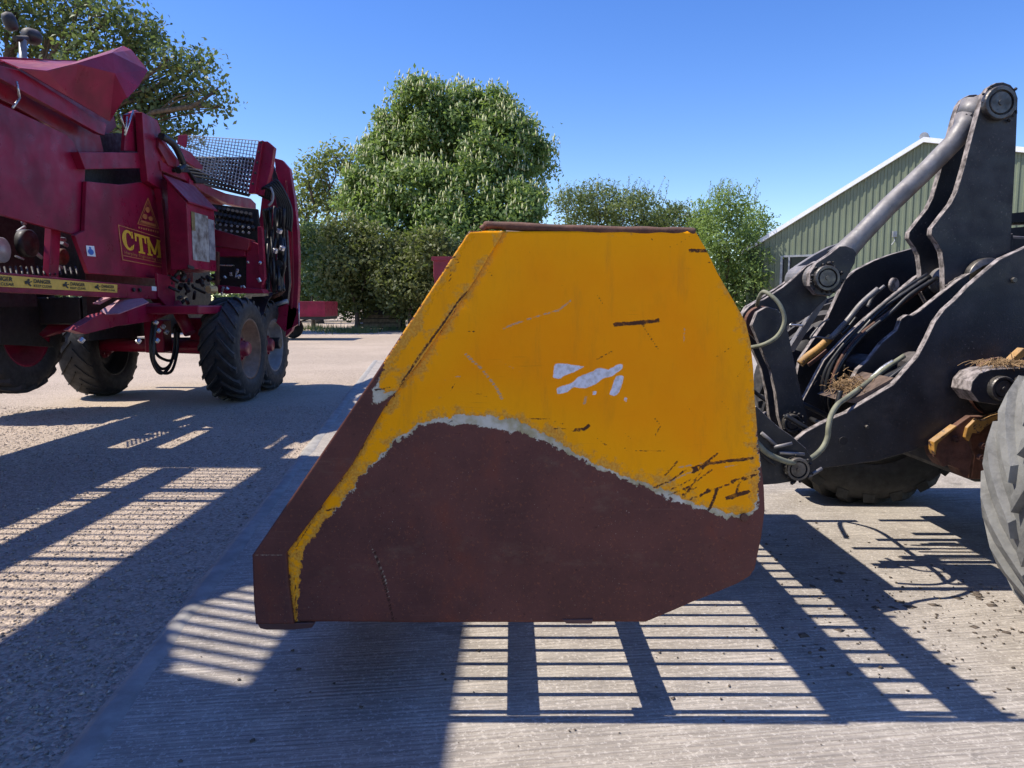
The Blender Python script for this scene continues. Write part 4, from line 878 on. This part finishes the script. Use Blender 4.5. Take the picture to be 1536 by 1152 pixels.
# ------------------------------------------------------------------ the harvester
harv = thing('beet_harvester', (-6.0, 8.0, 0), 'tall maroon beet harvester with yellow lettering on its side, left of the bucket', 'harvester')
def hx(name, pts, X, t=.05, mat=None, parent=None, bevel=.006): return xplate(pts, X, t).build(name, mat or MAROON, harv, parent, bevel)
def hy(name, pts, Y, t=.05, mat=None, parent=None, bevel=.006): return yplate(pts, Y, t).build(name, mat or MAROON, harv, parent, bevel)
def free(name, pts, faces, mat, t=.02, parent=None):
    """bent sheet metal: (px, py, X) corners, faces, thickened"""
    m = MB(); m.add([atX(x, y, X) for x, y, X in pts], faces); o = m.build(name, mat, harv, parent)
    s = o.modifiers.new('solid', 'SOLIDIFY'); s.thickness = t; s.offset = 0; return o
# --- side panels seen in the picture
hx('side_panel', [(-75, 118), (0, 155), (98, 201), (110, 212), (128, 255), (126, 300), (125, 345), (112, 352), (0, 322), (-75, 302)], -5.20, .05)
ctm = hx('side_panel', [(130, 272), (180, 277), (240, 270), (246, 330), (251, 412), (250, 419), (133, 410), (112, 353), (127, 346)], -5.14, .05)
hx('cross_beam', [(118, 228), (218, 229), (222, 252), (128, 254)], -5.10, .16)
hx('backing_wall', [(100, 200), (245, 200), (247, 315), (105, 315)], -5.45, .04, DARK)
hx('corner_post', [(213, 168), (236, 180), (241, 193), (244, 300), (240, 283), (222, 272), (217, 230)], -5.02, .10)
hx('backing_wall', [(236, 196), (284, 262), (290, 424), (240, 424)], -5.30, .03, MAROON)
hx('chute_panel', [(-60, 70), (0, 92), (115, 96), (165, 150), (175, 190), (160, 204), (0, 116), (-60, 92)], -5.75, .03, MAROON)
hx('gusset', [(190, 172), (205, 165), (213, 170), (217, 228), (186, 226)], -5.16, .05)
hx('corner_post', [(241, 292), (247, 300), (254, 405), (251, 414), (246, 330)], -5.06, .09)
# chute and hood on top
hx('chute_rail', [(-60, 62), (0, 98), (30, 106), (160, 186), (157, 203), (148, 200), (0, 118), (-60, 86)], -5.12, .07)
hx('chute_panel', [(-60, 86), (0, 108), (150, 203), (156, 228), (118, 229), (100, 203), (20, 158), (-60, 120)], -5.32, .04, MAROON2)
free('hood', [(30, 103, -5.05), (70, 107, -5.0), (115, 96, -4.95), (168, 80, -4.9), (171, 110, -4.8), (184, 150, -4.78), (164, 182, -4.95), (110, 150, -5.05), (185, 70, -5.1), (197, 76, -5.0), (221, 106, -4.75), (207, 130, -4.72), (190, 147, -4.74)],
     [(0, 1, 2, 7), (2, 3, 4, 7), (4, 5, 6, 7), (3, 8, 9), (3, 9, 10, 4), (4, 10, 11), (4, 11, 12, 5)], MAROON, .02)
free('hood_top', [(30, 103, -5.05), (0, 90, -5.9), (115, 93, -5.9), (185, 70, -5.1), (168, 80, -4.9), (115, 96, -4.95), (70, 107, -5.0)], [(0, 6, 5, 2, 1), (5, 4, 3, 2)], MAROON, .015)
hx('top_rail', [(-70, 80), (0, 85), (115, 91), (115, 98), (0, 93), (-70, 90)], -5.95, .06)
m = MB()
for a, b in (((575, 545), (600, 620)), ((610, 560), (600, 640)), ((640, 530), (600, 650)), ((80, 390), (95, 470)), ((95, 470), (60, 520))):
    pa, pb = z1(a, b); m.tube([atX(*pa, -5.08), atX(*pb, -5.08)], .012, 6)
m.build('cable', CHROME, harv, kind='stuff')
# --- control box with faded sticker
c00 = atX(280, 303, -4.62); c01 = atX(322, 332, -4.62)
bt, bb = 2.93, 1.97; y0, y1 = c00.y, c01.y
cbox = MB().prism([(-4.89, y0, bb), (-4.62, y0, bb + .03), (-4.62, y0, bt), (-4.89, y0, bt + .30)], (0, y1 - y0, 0)).build('control_box', MAROON, harv, None, .01)
MB().prism([(-4.58, y0 - .03, bt - .015), (-4.58, y0 - .03, bt + .01), (-4.92, y0 - .03, bt + .38), (-4.92, y0 - .03, bt + .34)], (0, y1 - y0 + .06, 0)).build('lid', MAROON, harv, cbox, .004)
def box_sticker(name, mat, u0, u1, v0, v1, d=.004):
    MB().box((-4.617, y0 + (y1 - y0) * u0, bb + (bt - bb) * v0), (-4.617 + d, y0 + (y1 - y0) * u1, bb + (bt - bb) * v1)).build(name, mat, harv, cbox)
box_sticker('faded_sticker', POSTER, .12, .72, .16, .88); box_sticker('sticker_strip', POSTER3, .12, .24, .6, .88, .006); box_sticker('sticker_patch', POSTER2, .73, .96, .2, .84)
hx('latch', [(283, 397), (292, 400), (292, 405), (283, 402)], -4.60, .02, DARK)
# --- lower rail with warning tape
rail = hx('lower_rail', [(-80, 397), (0, 408), (240, 431), (262, 436), (262, 463), (248, 458), (240, 449), (0, 438), (-80, 430)], -5.00, .14)
hx('rail_end', [(236, 410), (262, 416), (264, 463), (250, 459), (238, 446)], -4.97, .04)
hx('warning_tape', [(-80, 401), (0, 412), (176, 427), (176, 439), (0, 430), (-80, 421)], -4.994, .004, STKY, rail, 0)
hx('small_sticker', zG((1075, 955), (1135, 962), (1135, 1003), (1075, 998)), -4.993, .004, STKW, rail, 0)
for q in ((895, 990), (955, 992)): 
    a = zG(q)[0]; c = atX(*a, -4.99); MB().cyl(c, c + Vector((.02, 0, 0)), .028, 8).build('bolt_head', DARK, harv, rail)
def on_quad(quad, X):
    """maps (u, v) of a printed label to the panel: quad = TL, TR, BR, BL as seen"""
    q = [atX(x, y, X) for x, y in quad]
    return lambda u, v: q[3] * (1 - u) * (1 - v) + q[2] * u * (1 - v) + q[1] * u * v + q[0] * (1 - u) * v
def flat(name, polys, fn, mat, parent):
    m = MB()
    for poly in polys: m.add([fn(u, v) for u, v in poly], [list(range(len(poly)))])
    return m.build(name, mat, harv, parent)
def text_mesh(name, body, fn, mat, parent, u0, u1, v0, v1, bold=0.0):
    cu = bpy.data.curves.new(name, 'FONT'); cu.body = body; cu.offset = bold; cu.resolution_u = 3
    o = bpy.data.objects.new(name, cu); COL.objects.link(o); bpy.context.view_layer.update()
    me = bpy.data.meshes.new_from_object(o.evaluated_get(bpy.context.evaluated_depsgraph_get())); bpy.data.objects.remove(o); bpy.data.curves.remove(cu)
    xs = [v.co.x for v in me.vertices]; ys = [v.co.y for v in me.vertices]; xa, xb, ya, yb = min(xs), max(xs), min(ys), max(ys)
    off = Vector(harv.location)
    for v in me.vertices: v.co = fn(u0 + (u1 - u0) * (v.co.x - xa) / (xb - xa), v0 + (v1 - v0) * (v.co.y - ya) / (yb - ya)) - off
    me.materials.append(mat); ob = bpy.data.objects.new(name, me); COL.objects.link(ob); ob.parent = parent; return ob
def frame(fn, w, wv=None):
    wv = wv or w; return [[(0, 0), (1, 0), (1, wv), (0, wv)], [(0, 1 - wv), (1, 1 - wv), (1, 1), (0, 1)], [(0, wv), (w, wv), (w, 1 - wv), (0, 1 - wv)], [(1 - w, wv), (1, wv), (1, 1 - wv), (1 - w, 1 - wv)]]
Q = on_quad(zG((748, 362), (1165, 492), (1192, 780), (790, 705)), -5.134)
flat('label_border', frame(Q, .022, .028) + [[(.03, .13), (.97, .13), (.97, .155), (.03, .155)]], Q, INKO, ctm)
def letter(polys, u0, u1, v0, v1): return [[(u0 + (u1 - u0) * x, v0 + (v1 - v0) * y) for x, y in p] for p in polys]
Cp = []
N = 22
for i in range(N):
    a0 = R(48 + 264 * i / N); a1 = R(48 + 264 * (i + 1) / N)
    th = lambda a: .17 + .15 * abs(math.cos(a)) ** 1.5
    p = lambda a, k: (.52 + (.5 - k * th(a)) * math.cos(a), .5 + (.5 - k * th(a) * .75) * math.sin(a))
    Cp.append([p(a0, 0), p(a1, 0), p(a1, 1), p(a0, 1)])
Cp += [[(.74, .64), (.90, .64), (.90, .98), (.80, .98)], [(.70, .12), (.84, .10), (.92, .36), (.80, .30)]]
Tp = [[(.36, .1), (.64, .1), (.64, .85), (.36, .85)], [(0, .85), (1, .85), (1, 1), (0, 1)], [(0, .58), (.12, .58), (.16, .85), (0, .85)], [(.88, .58), (1, .58), (1, .85), (.84, .85)], [(.2, 0), (.8, 0), (.8, .1), (.2, .1)]]
Mp = [[(.08, .1), (.24, .1), (.24, .9), (.08, .9)], [(.74, .1), (.94, .1), (.94, .9), (.74, .9)], [(.24, .9), (.24, .55), (.44, .12), (.54, .12), (.52, .36)], [(.52, .36), (.54, .12), (.56, .12), (.74, .55), (.74, .9)], [(0, 0), (.34, 0), (.34, .1), (0, .1)], [(.64, 0), (1, 0), (1, .1), (.64, .1)], [(0, .9), (.24, .9), (.26, 1), (0, 1)], [(.74, .9), (1, .9), (1, 1), (.72, 1)]]
flat('lettering', letter(Cp, .05, .33, .33, .92) + letter(Tp, .34, .60, .32, .90) + letter(Mp, .60, .97, .31, .90), Q, INKY, ctm)
text_mesh('lettering', 'Harpley Engineering Ltd', Q, INKO, ctm, .07, .95, .17, .29, .012)
# triangular emblem above the lettering
T = on_quad(zG((925, 80), (1150, 120), (1150, 450), (925, 395)), -5.134)
def tri_ring(k0, k1):
    c = (.48, .36); A = [(.48, 1.0), (.98, .12), (.04, .12)]
    s = lambda p, k: (c[0] + (p[0] - c[0]) * k, c[1] + (p[1] - c[1]) * k)
    return [[s(A[i], k0), s(A[(i + 1) % 3], k0), s(A[(i + 1) % 3], k1), s(A[i], k1)] for i in range(3)]
blob = lambda x, y, rx, ry: [(x + rx * math.cos(a * math.pi / 5), y + ry * math.sin(a * math.pi / 5)) for a in range(10)]
flat('emblem', tri_ring(1, .9) + tri_ring(.8, .74) + [blob(.47, .62, .09, .09), blob(.36, .40, .10, .085), blob(.60, .38, .11, .07), [(.16, .20), (.84, .18), (.82, .25), (.18, .27)]] + [[(.08 + .1 * i, .0), (.14 + .1 * i, .0), (.14 + .1 * i, .06), (.08 + .1 * i, .06)] for i in range(9)], T, INKO, ctm)
W = on_quad(zG((440, 565), (520, 570), (535, 672), (455, 665)), -5.134)
wst = flat('white_sticker', [[(0, 0), (1, 0), (1, 1), (0, 1)]], W, STKW, ctm)
W2 = on_quad(zG((440, 565), (520, 570), (535, 672), (455, 665)), -5.131); flat('sticker_mark', [blob(.5, .42, .36, .30), blob(.48, .80, .14, .1)], W2, STKBL, ctm)
# warning wording on the tape
for i, (a, b) in enumerate(((-190, 110), (185, 400), (478, 660), (725, 885))):
    def tp(zx, top): 
        x = zx * .1953; yt = 412 + (427 - 412) * x / 176; yb = 430 + (439 - 430) * x / 176
        return (x, yt + 1.2) if top else (x, yb - 1.0)
    D = on_quad((tp(a, True), tp(b, True), tp(b, False), tp(a, False)), -4.988)
    text_mesh('lettering', 'DANGER', D, INKB, rail, .34, .96, .50, .94, .02); text_mesh('lettering', 'KEEP CLEAR', D, INKB, rail, .34, 1.0, .06, .36, .012)
    flat('pictogram', [blob(.16, .80, .045, .11), [(.02, .62), (.12, .72), (.22, .60), (.18, .36), (.10, .40)], [(.12, .42), (.20, .40), (.27, .20), (.22, .12), (.16, .28)], [(.02, .60), (.07, .62), (.10, .30), (.05, .34)], [(.20, .62), (.28, .70), (.28, .60), (.21, .52)]], D, INKB, rail)
# --- dark works behind the opening below the big panel
MB().box((-6.3, 6.6, 1.75), (-6.2, 11.5, 2.6)).build('backing_wall', DARK, harv)
for x in (78, -30): hx('upright', [(x, 330), (x + 14, 334), (x + 10, 418), (x - 4, 416)], -5.32, .08)
for i, (q, r) in enumerate((((50, 365), .16), ((8, 375), .14), ((100, 385), .10))):
    c = atX(*q, -5.6); MB().lathe([(0, 0), (r * .5, 0), (r * .55, -.02), (r * .9, -.02), (r, -.03), (r, -.12), (0, -.12)], c, (1, 0, 0), 20).build('roller', (DARK, GREYM, RUSTY)[i], harv)
m = MB()
for k in range(16):
    x = -10 + k * 8.2; m.tube([atX(x, 400, -5.55), atX(x + 3, 412, -5.3)], .012, 5)
m.build('comb_tines', DARK, harv, kind='stuff')
rr = random.Random(3); m = MB()
for k in range(16):
    c = atX(rr.uniform(0, 120), rr.uniform(335, 405), -5.8 + rr.uniform(-.3, .25)); d = Vector((0, rr.uniform(-.15, .15), rr.uniform(-.12, .12))); m.tube([c, c + d], rr.uniform(.012, .03), 6)
m.build('linkage_rods', GREYM, harv, kind='stuff')
# --- chassis below
MB().box((-6.5, 9.9, 1.22), (-5.75, 14.2, 1.58)).build('chassis', DARK, harv, bevel=.02)
hx('lower_beam', zH((560, 590), (760, 470), (1130, 385), (1240, 380), (1300, 470), (1180, 520), (900, 560), (660, 620)), -5.02, .12)
def tray(name, pts, mat):
    m = MB(); m.add([atY(x, y, Y_) for x, y, Y_ in pts], [list(range(len(pts)))]); o = m.build(name, mat, harv); q = o.modifiers.new('solid', 'SOLIDIFY'); q.thickness = .012; return o
tray('sun_plate', [(150, 466, 9.15), (158, 471, 9.12), (178, 470, 9.15), (223, 453, 9.55), (214, 447, 9.75), (176, 450, 9.70)], M('sunlit_red_plate', (.42, .16, .20), .5, var=.2, dust=.5, dustcol=(.6, .45, .45)))  # pale pink colour stands in for sunlight falling on the plate
tray('sun_plate', [(139, 456, 9.2), (152, 448, 9.5), (170, 446, 9.6), (150, 457, 9.3)], MATS['sunlit_red_plate'])
hx('skirt', zH((0, 290), (160, 330), (420, 350), (420, 500), (300, 620), (420, 720), (0, 700)), -6.3, .05, DARK)
MB().cyl((-6.9, 12.0, .85), (-4.1, 11.5, .80), .11, 18).build('axle', MAROON, harv)
MB().cyl((-6.9, 13.2, .80), (-4.1, 13.1, .80), .10, 18).build('axle', DARK, harv)
for yy in (11.4, 13.0): MB().box((-5.6, yy - .14, .75), (-5.3, yy + .14, 1.25)).build('axle_stay', MAROON, harv, bevel=.02)
MB().tube([atX(262, 455, -5.0), atX(285, 500, -4.75)], .09, 12).build('strut', MAROON, harv)
MB().box((-5.3, 10.2, 1.35), (-4.3, 12.8, 1.47)).build('wheel_arch', MAROON, harv, bevel=.02)
wheel(harv, (-4.28, 11.42, .80), .80, .54, (1, 0, 0), RIMST, RUBBER, 20, .045, MAROON2, 1, .07, .40)
wheel(harv, (-4.34, 12.85, .78), .78, .50, (1, 0, 0), RIMGR, RUBBER, 20, .04, MAROON2, 1, .07, .40)
wheel(harv, (-6.72, 12.05, .80), .80, .54, (1, 0, 0), DARK, RUBBER, 20, .02, MAROON2, 1, .03, .40)  # rim takes the dark steel colour to stand for the shade on it
wheel(harv, (-6.75, 9.85, 1.16), .86, .66, (1, 0, 0), MAROON, RUBBER, 20, .05, MAROON, 1, .07, .40)
MB().tube([(-6.6, 9.95, 1.05), (-6.2, 10.6, 1.25)], .10, 12).build('wheel_arm', MAROON, harv)
# mudguard over the rear wheel
m = MB(); pr = []
for i in range(9):
    a = R(20 + 150 * i / 8); pr.append((12.85 - math.cos(a) * .9, .78 + math.sin(a) * .9))
for i in range(8): m.prism([(-4.05, pr[i][0], pr[i][1]), (-4.05, pr[i + 1][0], pr[i + 1][1]), (-4.5, pr[i + 1][0], pr[i + 1][1]), (-4.5, pr[i][0], pr[i][1])], (0, 0, .02))
m.build('mudguard', HOSEB, harv)
# hoses hanging between the axles
for i, (dx, dz) in enumerate(((0, 0), (.07, .04), (-.06, -.05), (.03, .12))):
    c = smoothpath([atX(x + i * 2, y, -5.05 - dx) + Vector((0, 0, dz)) for x, y in ((230, 478), (226, 510), (228, 540), (240, 560 - i * 3), (254, 550), (262, 520), (262, 490))], 5)
    MB().tube(c, .022, 8).build('hose', HOSEB, harv)
m = MB()
for q in ((232, 486), (243, 492), (236, 498), (234, 513), (248, 500), (206, 514), (120, 513)):
    c = atX(*q, -4.98); m.cyl(c, c + Vector((.02, .03, .04)), .035, 8)
m.build('hose_fittings', CHROME, harv, kind='stuff')
# --- rear frames
hx('upper_rail', zE((125, 330), (250, 380), (420, 440), (560, 560), (760, 640), (1000, 690), (1050, 740), (1050, 800), (780, 740), (560, 640), (430, 540), (140, 420)), -5.0, .14)
hx('upper_panel', zE((130, 415), (420, 540), (560, 640), (780, 745), (640, 770), (560, 760), (420, 620), (140, 470)), -5.12, .04, MAROON2)
hx('upright', zE((410, 500), (450, 520), (455, 640), (405, 600)), -4.98, .1)
hx('gusset', zE((125, 100), (285, 320), (285, 400), (210, 370), (115, 200)), -4.98, .06, MAROON2)
hx('fin', zE((300, 190), (420, 240), (540, 380), (540, 410), (480, 400), (330, 300)), -4.95, .06)
MB().tube(smoothpath([atX(x, y, -4.92) for x, y in zE((140, 90), (250, 160), (310, 260), (350, 370), (300, 420))], 5), .05, 8).build('conduit', HOSEB, harv)
hx('bracket', zE((270, 410), (380, 380), (470, 490), (600, 520), (600, 548), (480, 545), (420, 440), (280, 440)), -4.95, .08, DARK)
YM = 12.6
hy('mesh_post', zE((305, 80), (385, 75), (370, 200), (290, 165)), YM - .05, .06)
m = MB()
def wire(a, b): m.tube([atY(*a, YM), atY(*b, YM)], .0075, 4, False)
TLc, TRc, BRc, BLc = zE((390, 85), (1075, 135), (985, 640), (330, 340))
lerp = lambda a, b, t: (a[0] + (b[0] - a[0]) * t, a[1] + (b[1] - a[1]) * t)
for i in range(23): t = i / 22; wire(lerp(TLc, TRc, t), lerp(BLc, BRc, t))
for i in range(15): t = i / 14; wire(lerp(TLc, BLc, t), lerp(TRc, BRc, t))
m.build('mesh_screen', GREYM, harv)
m = MB()
for i in range(9):
    t = i / 8; a = lerp(zE((390, 300))[0], zE((340, 500))[0], t); b = lerp(zE((1030, 310))[0], zE((985, 660))[0], t); m.tube([atY(*a, YM + .9), atY(*b, YM + .9)], .028, 6)
for i in range(20):
    t = i / 19; a = lerp(zE((390, 300))[0], zE((1030, 310))[0], t); b = lerp(zE((340, 500))[0], zE((985, 660))[0], t); m.tube([atY(*a, YM + .92), atY(*b, YM + .92)], .022, 6)
m.build('web_screen', DARK, harv)
ch = hy('channel_post', zE((1075, 140), (1115, 130), (1040, 640), (975, 640)), 12.35, .12); hy('channel_post', zE((1115, 140), (1160, 140), (1222, 195), (1190, 420), (1120, 660), (1050, 650)), 12.42, .14)
for q in ((1100, 150), (1075, 245), (1060, 345), (1042, 445), (1018, 548)):
    c = atY(*zE(q)[0], 12.34); MB().cyl(c, c + Vector((0, .012, 0)), .02, 8).build('bolt_head', DARK, harv, ch)
# swung tail frame
hy('tail_frame', zE((1225, 300), (1300, 320), (1370, 400), (1420, 700), (1450, 1000), (1460, 1300), (1455, 1560), (1440, 1800), (1390, 1960), (1330, 2020), (1350, 1800), (1390, 1500), (1360, 1000), (1310, 640), (1240, 430)), 13.0, .14)
hy('tail_frame', zE((1180, 330), (1240, 430), (1310, 640), (1345, 1000), (1370, 1500), (1340, 1780), (1290, 1780), (1310, 1400), (1290, 1000), (1230, 640)), 13.2, .14, DARK)
hy('tail_panel', zE((1110, 640), (1200, 420), (1240, 430), (1320, 640), (1390, 1000), (1400, 1500), (1370, 1800), (1180, 1780), (1090, 1400), (1080, 900)), 13.36, .1, MAROON)
hy('tail_rail', zE((1330, 520), (1345, 520), (1400, 1000), (1412, 1500), (1395, 1750), (1380, 1750), (1392, 1500), (1382, 1000)), 12.97, .03, MAROON2)
hy('tail_foot', zF((830, 800), (960, 740), (1070, 790), (1075, 935), (940, 1010), (840, 900)), 13.0, .1)
MB().tube([atY(*p, 12.96) for p in zF((1078, 730), (1078, 950))], .012, 6).build('stay', CHROME, harv)
hy('tail_panel', zF((820, 440), (930, 380), (935, 590), (820, 680)), 12.8, .05, MAROON2)
MB().tube([atY(*p, 12.7) for p in zF((820, 680), (880, 650), (935, 600))], .04, 8).build('stay', RUSTY, harv)
MB().tube([atY(*p, 12.7) for p in zF((860, 745), (970, 712))], .035, 8).build('stay', GREYM, harv)
m = MB(); rr = random.Random(8)
for k in range(11):
    x = 740 + k * 19; pts = [atY(*zF((x + rr.uniform(-12, 12), y + rr.uniform(-14, 14)))[0], 12.5 + rr.uniform(-.1, .2)) for y in (-180, -60, 80, 220, 360, 480, 620)]; m.tube(smoothpath(pts, 4), rr.uniform(.018, .03), 7)
for k in range(6):
    a = atY(*zE((1080 + 20 * k, 660 + 10 * k))[0], 12.5); m.tube(smoothpath([a, a + Vector((.15, -.1, .12 + .04 * k)), a + Vector((.35, 0, -.1)), a + Vector((.32, .05, -.5))], 5), .022, 7)
m.build('hydraulic_hoses', HOSEB, harv, kind='stuff')
MB().tube(smoothpath([atY(*p, 12.4) for p in zE((1190, 580), (1215, 650), (1205, 720), (1170, 760))], 4), .02, 8).build('hose', GREYM, harv)
hy('valve_block', zF((740, 330), (900, 320), (930, 380), (830, 440), (770, 410)), 12.55, .2, DARK); 
for q in ((845, 250), (910, 225), (885, 60)): c = atY(*zF(q)[0], 12.45); MB().cyl(c, c + Vector((.03, -.02, .06)), .045, 10).build('valve_cap', CHROME, harv)
# roller webs and red cross boxes at the back
hy('back_wall', zE((600, 740), (1060, 790), (1100, 1150), (1100, 1560), (660, 1560), (640, 1000)), 12.75, .08, DARK)
m = MB()
for r_ in range(3):
    for k in range(9):
        a = zE((660 + k * 42 + r_ * 12, 800 + r_ * 62 + k * 8))[0]; c = atY(*a, 12.6); m.tube([c, c + Vector((.03, -.08, .04))], .03, 7)
m.build('web_rollers', DARK, harv, kind='stuff')
m = MB()
for k in range(14):
    a = zE((655 + (k % 7) * 55, 935 + (k // 7) * 50 + (k % 7) * 6))[0]; c = atY(*a, 12.52); MB().cyl(c, c + Vector((.0, -.03, .0)), .022, 8).build('roller_end', GREYM, harv)
hy('cross_box', zF((255, 20), (600, 120), (600, 190), (580, 230), (255, 180)), 12.2, .3, MAROON2)
hy('cross_box', zF((255, 190), (560, 215), (560, 285), (300, 285), (255, 240)), 12.25, .25)
hy('cross_box', zF((575, 120), (690, 170), (720, 480), (720, 640), (570, 590)), 12.3, .2)
hy('frame_upright', zF((680, 0), (720, 0), (750, 500), (720, 560), (690, 400)), 12.15, .1)
hy('frame_upright', zF((275, 235), (300, 240), (300, 620), (270, 620)), 12.1, .08, RUSTY)
hy('floor_tray', zF((300, 560), (720, 600), (740, 640), (300, 640)), 12.1, .3, MAROON)
MB().box((-5.72, 9.9, 1.0), (-5.66, 14.0, 2.3)).build('backing_wall', HOSEB, harv)  # black sheet added as dark backing for the see-through gap
hy('ledge', zF((310, 362), (440, 366), (440, 376), (310, 374)), 12.2, .1, CHROME)
m = MB(); rr = random.Random(12)
for k in range(16):
    c = atY(*zF((rr.uniform(330, 740), rr.uniform(330, 720)))[0], 12.05); m.cyl(c, c + Vector((rr.uniform(-.03, .03), -.02, rr.uniform(.02, .06))), rr.uniform(.014, .03), 7)
m.build('small_fittings', CHROME, harv, kind='stuff')
m = MB()
for k in range(30):
    c = atX(rr.uniform(255, 330), rr.uniform(400, 450), -4.9 + rr.uniform(-.2, .1)); d = Vector((rr.uniform(-.1, .1), rr.uniform(-.25, .25), rr.uniform(-.12, .12))); m.tube([c, c + d], rr.uniform(.015, .04), 6)
m.build('linkage_rods', DARK, harv, kind='stuff')
MB().cyl(atX(312, 434, -4.7), atX(318, 434, -4.7) + Vector((.05, 0, 0)), .06, 10).build('lamp', M('amber_lens', (.6, .42, .2), .3), harv)
# beacon mast
bc = atX(34, 95, -6.2)
MB().tube([atX(36, 150, -6.2), atX(34, 60, -6.2)], .045, 10).build('mast', GREYM, harv)
bl = atX(20, 40, -6.2); MB().lathe([(0, 0), (.05, 0), (.075, .03), (.08, .14), (.06, .20), (0, .22)], bl + Vector((0, 0, -.05)), (-.2, -.3, 1), 16).build('work_lamp', LDARK, harv)
bl = atX(48, 55, -6.2); MB().lathe([(0, -.1), (.08, -.1), (.10, -.05), (.10, .05), (.07, .1), (0, .1)], bl, (.3, 1, .1), 16).tube([atX(22, 58, -6.2), atX(52, 58, -6.2)], .035, 8).build('work_lamp', LDARK, harv)
# --- tank and discharge elevator nearer than the picture's left edge
YA, YB = -1.2, 7.05
XS = -5.38
sz = lambda Xsh, X=XS: (Xsh - X) / COT
MB().box((XS - .05, YA, .62), (XS, YB, sz(-3.40))).build('tank_side', MAROON, harv, bevel=.01)
MB().box((XS - .06, YA, sz(-3.15)), (XS, YB - .35, sz(-2.86))).build('tank_rail', MAROON, harv, bevel=.01)
MB().box((XS - .06, YA, sz(-2.24)), (XS, YB, sz(-2.24) + .22)).build('tank_rail', MAROON, harv, bevel=.01)
b0 = MB().tube([(XS - .03, 2.1, sz(-3.42)), (XS - .03, 2.1, sz(-2.22))], .0125, 8).build('tank_bar', DARK, harv)
k = 1
while 2.1 + k * .115 < YB - .3: copy_part(b0, harv, (0, k * .115, 0)); k += 1
for yy in (4.25, 5.55): MB().box((XS - .055, yy, sz(-3.4)), (XS - .005, yy + .07, sz(-2.24))).build('tank_stile', MAROON, harv)
MB().box((XS - .05, YA, sz(-3.4)), (XS, 2.06, sz(-2.24))).build('tank_side', MAROON, harv)
MB().box((XS - .05, YB + .001, .62), (XS, 7.62, sz(-2.24))).build('tank_side', MAROON, harv)
MB().box((-6.05, 7.4, 1.46), (-6.0, 9.4, 2.5)).build('backing_wall', DARK, harv)  # dark wall added to close a lit gap in the ground shadow
MB().box((-5.45, 7.9, 3.5), (-5.4, 9.6, 3.9)).build('chute_panel', MAROON, harv)  # panel added behind the chute for the shadow it throws
MB().box((XS - .05, 6.72, sz(-3.4)), (XS, YB, sz(-2.24))).build('tank_side', MAROON, harv)
MB().box((-7.6, YA, .62), (-7.55, YB, 3.4)).build('tank_side', MAROON, harv)
MB().box((-7.549, YA, .62), (XS - .051, YA + .05, 3.4)).build('tank_end', MAROON, harv)
MB().box((-7.549, YA + .051, .64), (XS - .051, YB, .70)).build('tank_floor', DARK, harv)
# elevator trough carried over the tank's right side
EZ = sz(-2.24) + .24; eb_ = lambda Xsh: Xsh - COT * EZ
xw0, xw1, yw0, yw1 = eb_(-1.60), eb_(-1.02), 2.95, 3.86
x0_, x1_ = eb_(-2.24) - .02, -.19 - COT * (EZ + .14)
for (a, b, c, d) in ((x0_, xw0, YA, YB + .1), (xw1, x1_, YA, YB + .1), (xw0 + .001, xw1 - .001, YA, yw0 - .26), (xw0 + .001, xw1 - .001, yw1, YB + .1)):
    MB().box((a, c, EZ), (b, d, EZ + .05)).build('elevator_floor', MAROON, harv)
MB().prism([(xw0 - .02, yw0 - .02, EZ + .055), (xw0 - .02, yw0 + .42, EZ + .055), (xw0 + .20, yw0 - .02, EZ + .055)], (0, 0, .02)).build('elevator_corner', MAROON, harv)
MB().prism([(xw0 - .02, yw1 + .02, EZ + .055), (xw0 - .02, yw1 - .34, EZ + .055), (xw0 + .22, yw1 + .02, EZ + .055)], (0, 0, .02)).build('elevator_corner', MAROON, harv)
MB().prism([(xw0 + .001, yw0 - .262, EZ + .003), (xw1 - .001, yw0 - .262, EZ + .003), (xw1 - .001, yw0 - .16, EZ + .003), (xw0 + .001, yw0 + .04, EZ + .003)], (0, 0, .045)).build('elevator_floor', MAROON, harv)
w0_ = MB().tube([(xw0 - .02, yw0 + .12, EZ + .11), (xw1 + .02, yw0 - .09, EZ + .11)], .023, 8).build('web_bar', DARK, harv)
for k in range(1, 10): copy_part(w0_, harv, (0, k * .104, 0))
for xx, hh in ((x0_, .5), (x1_ - .05, .14)): MB().box((xx, YA, EZ + .051), (xx + .05, YB + .1, EZ + hh)).build('elevator_side', MAROON, harv)
for yy in (0.4, 5.9): MB().tube([(XS - .2, yy, 1.0), (XS - .2, yy, EZ), ], .07, 10).build('elevator_post', MAROON, harv)
wheel(harv, (-5.6, 1.2, .80), .80, .5, (1, 0, 0), RIMST, RUBBER, 20, .04, MAROON2, 1, .07, .40)
wheel(harv, (-7.3, 1.2, .80), .80, .5, (-1, 0, 0), RIMST, RUBBER, 20, .04, MAROON2, 1, .07, .40)
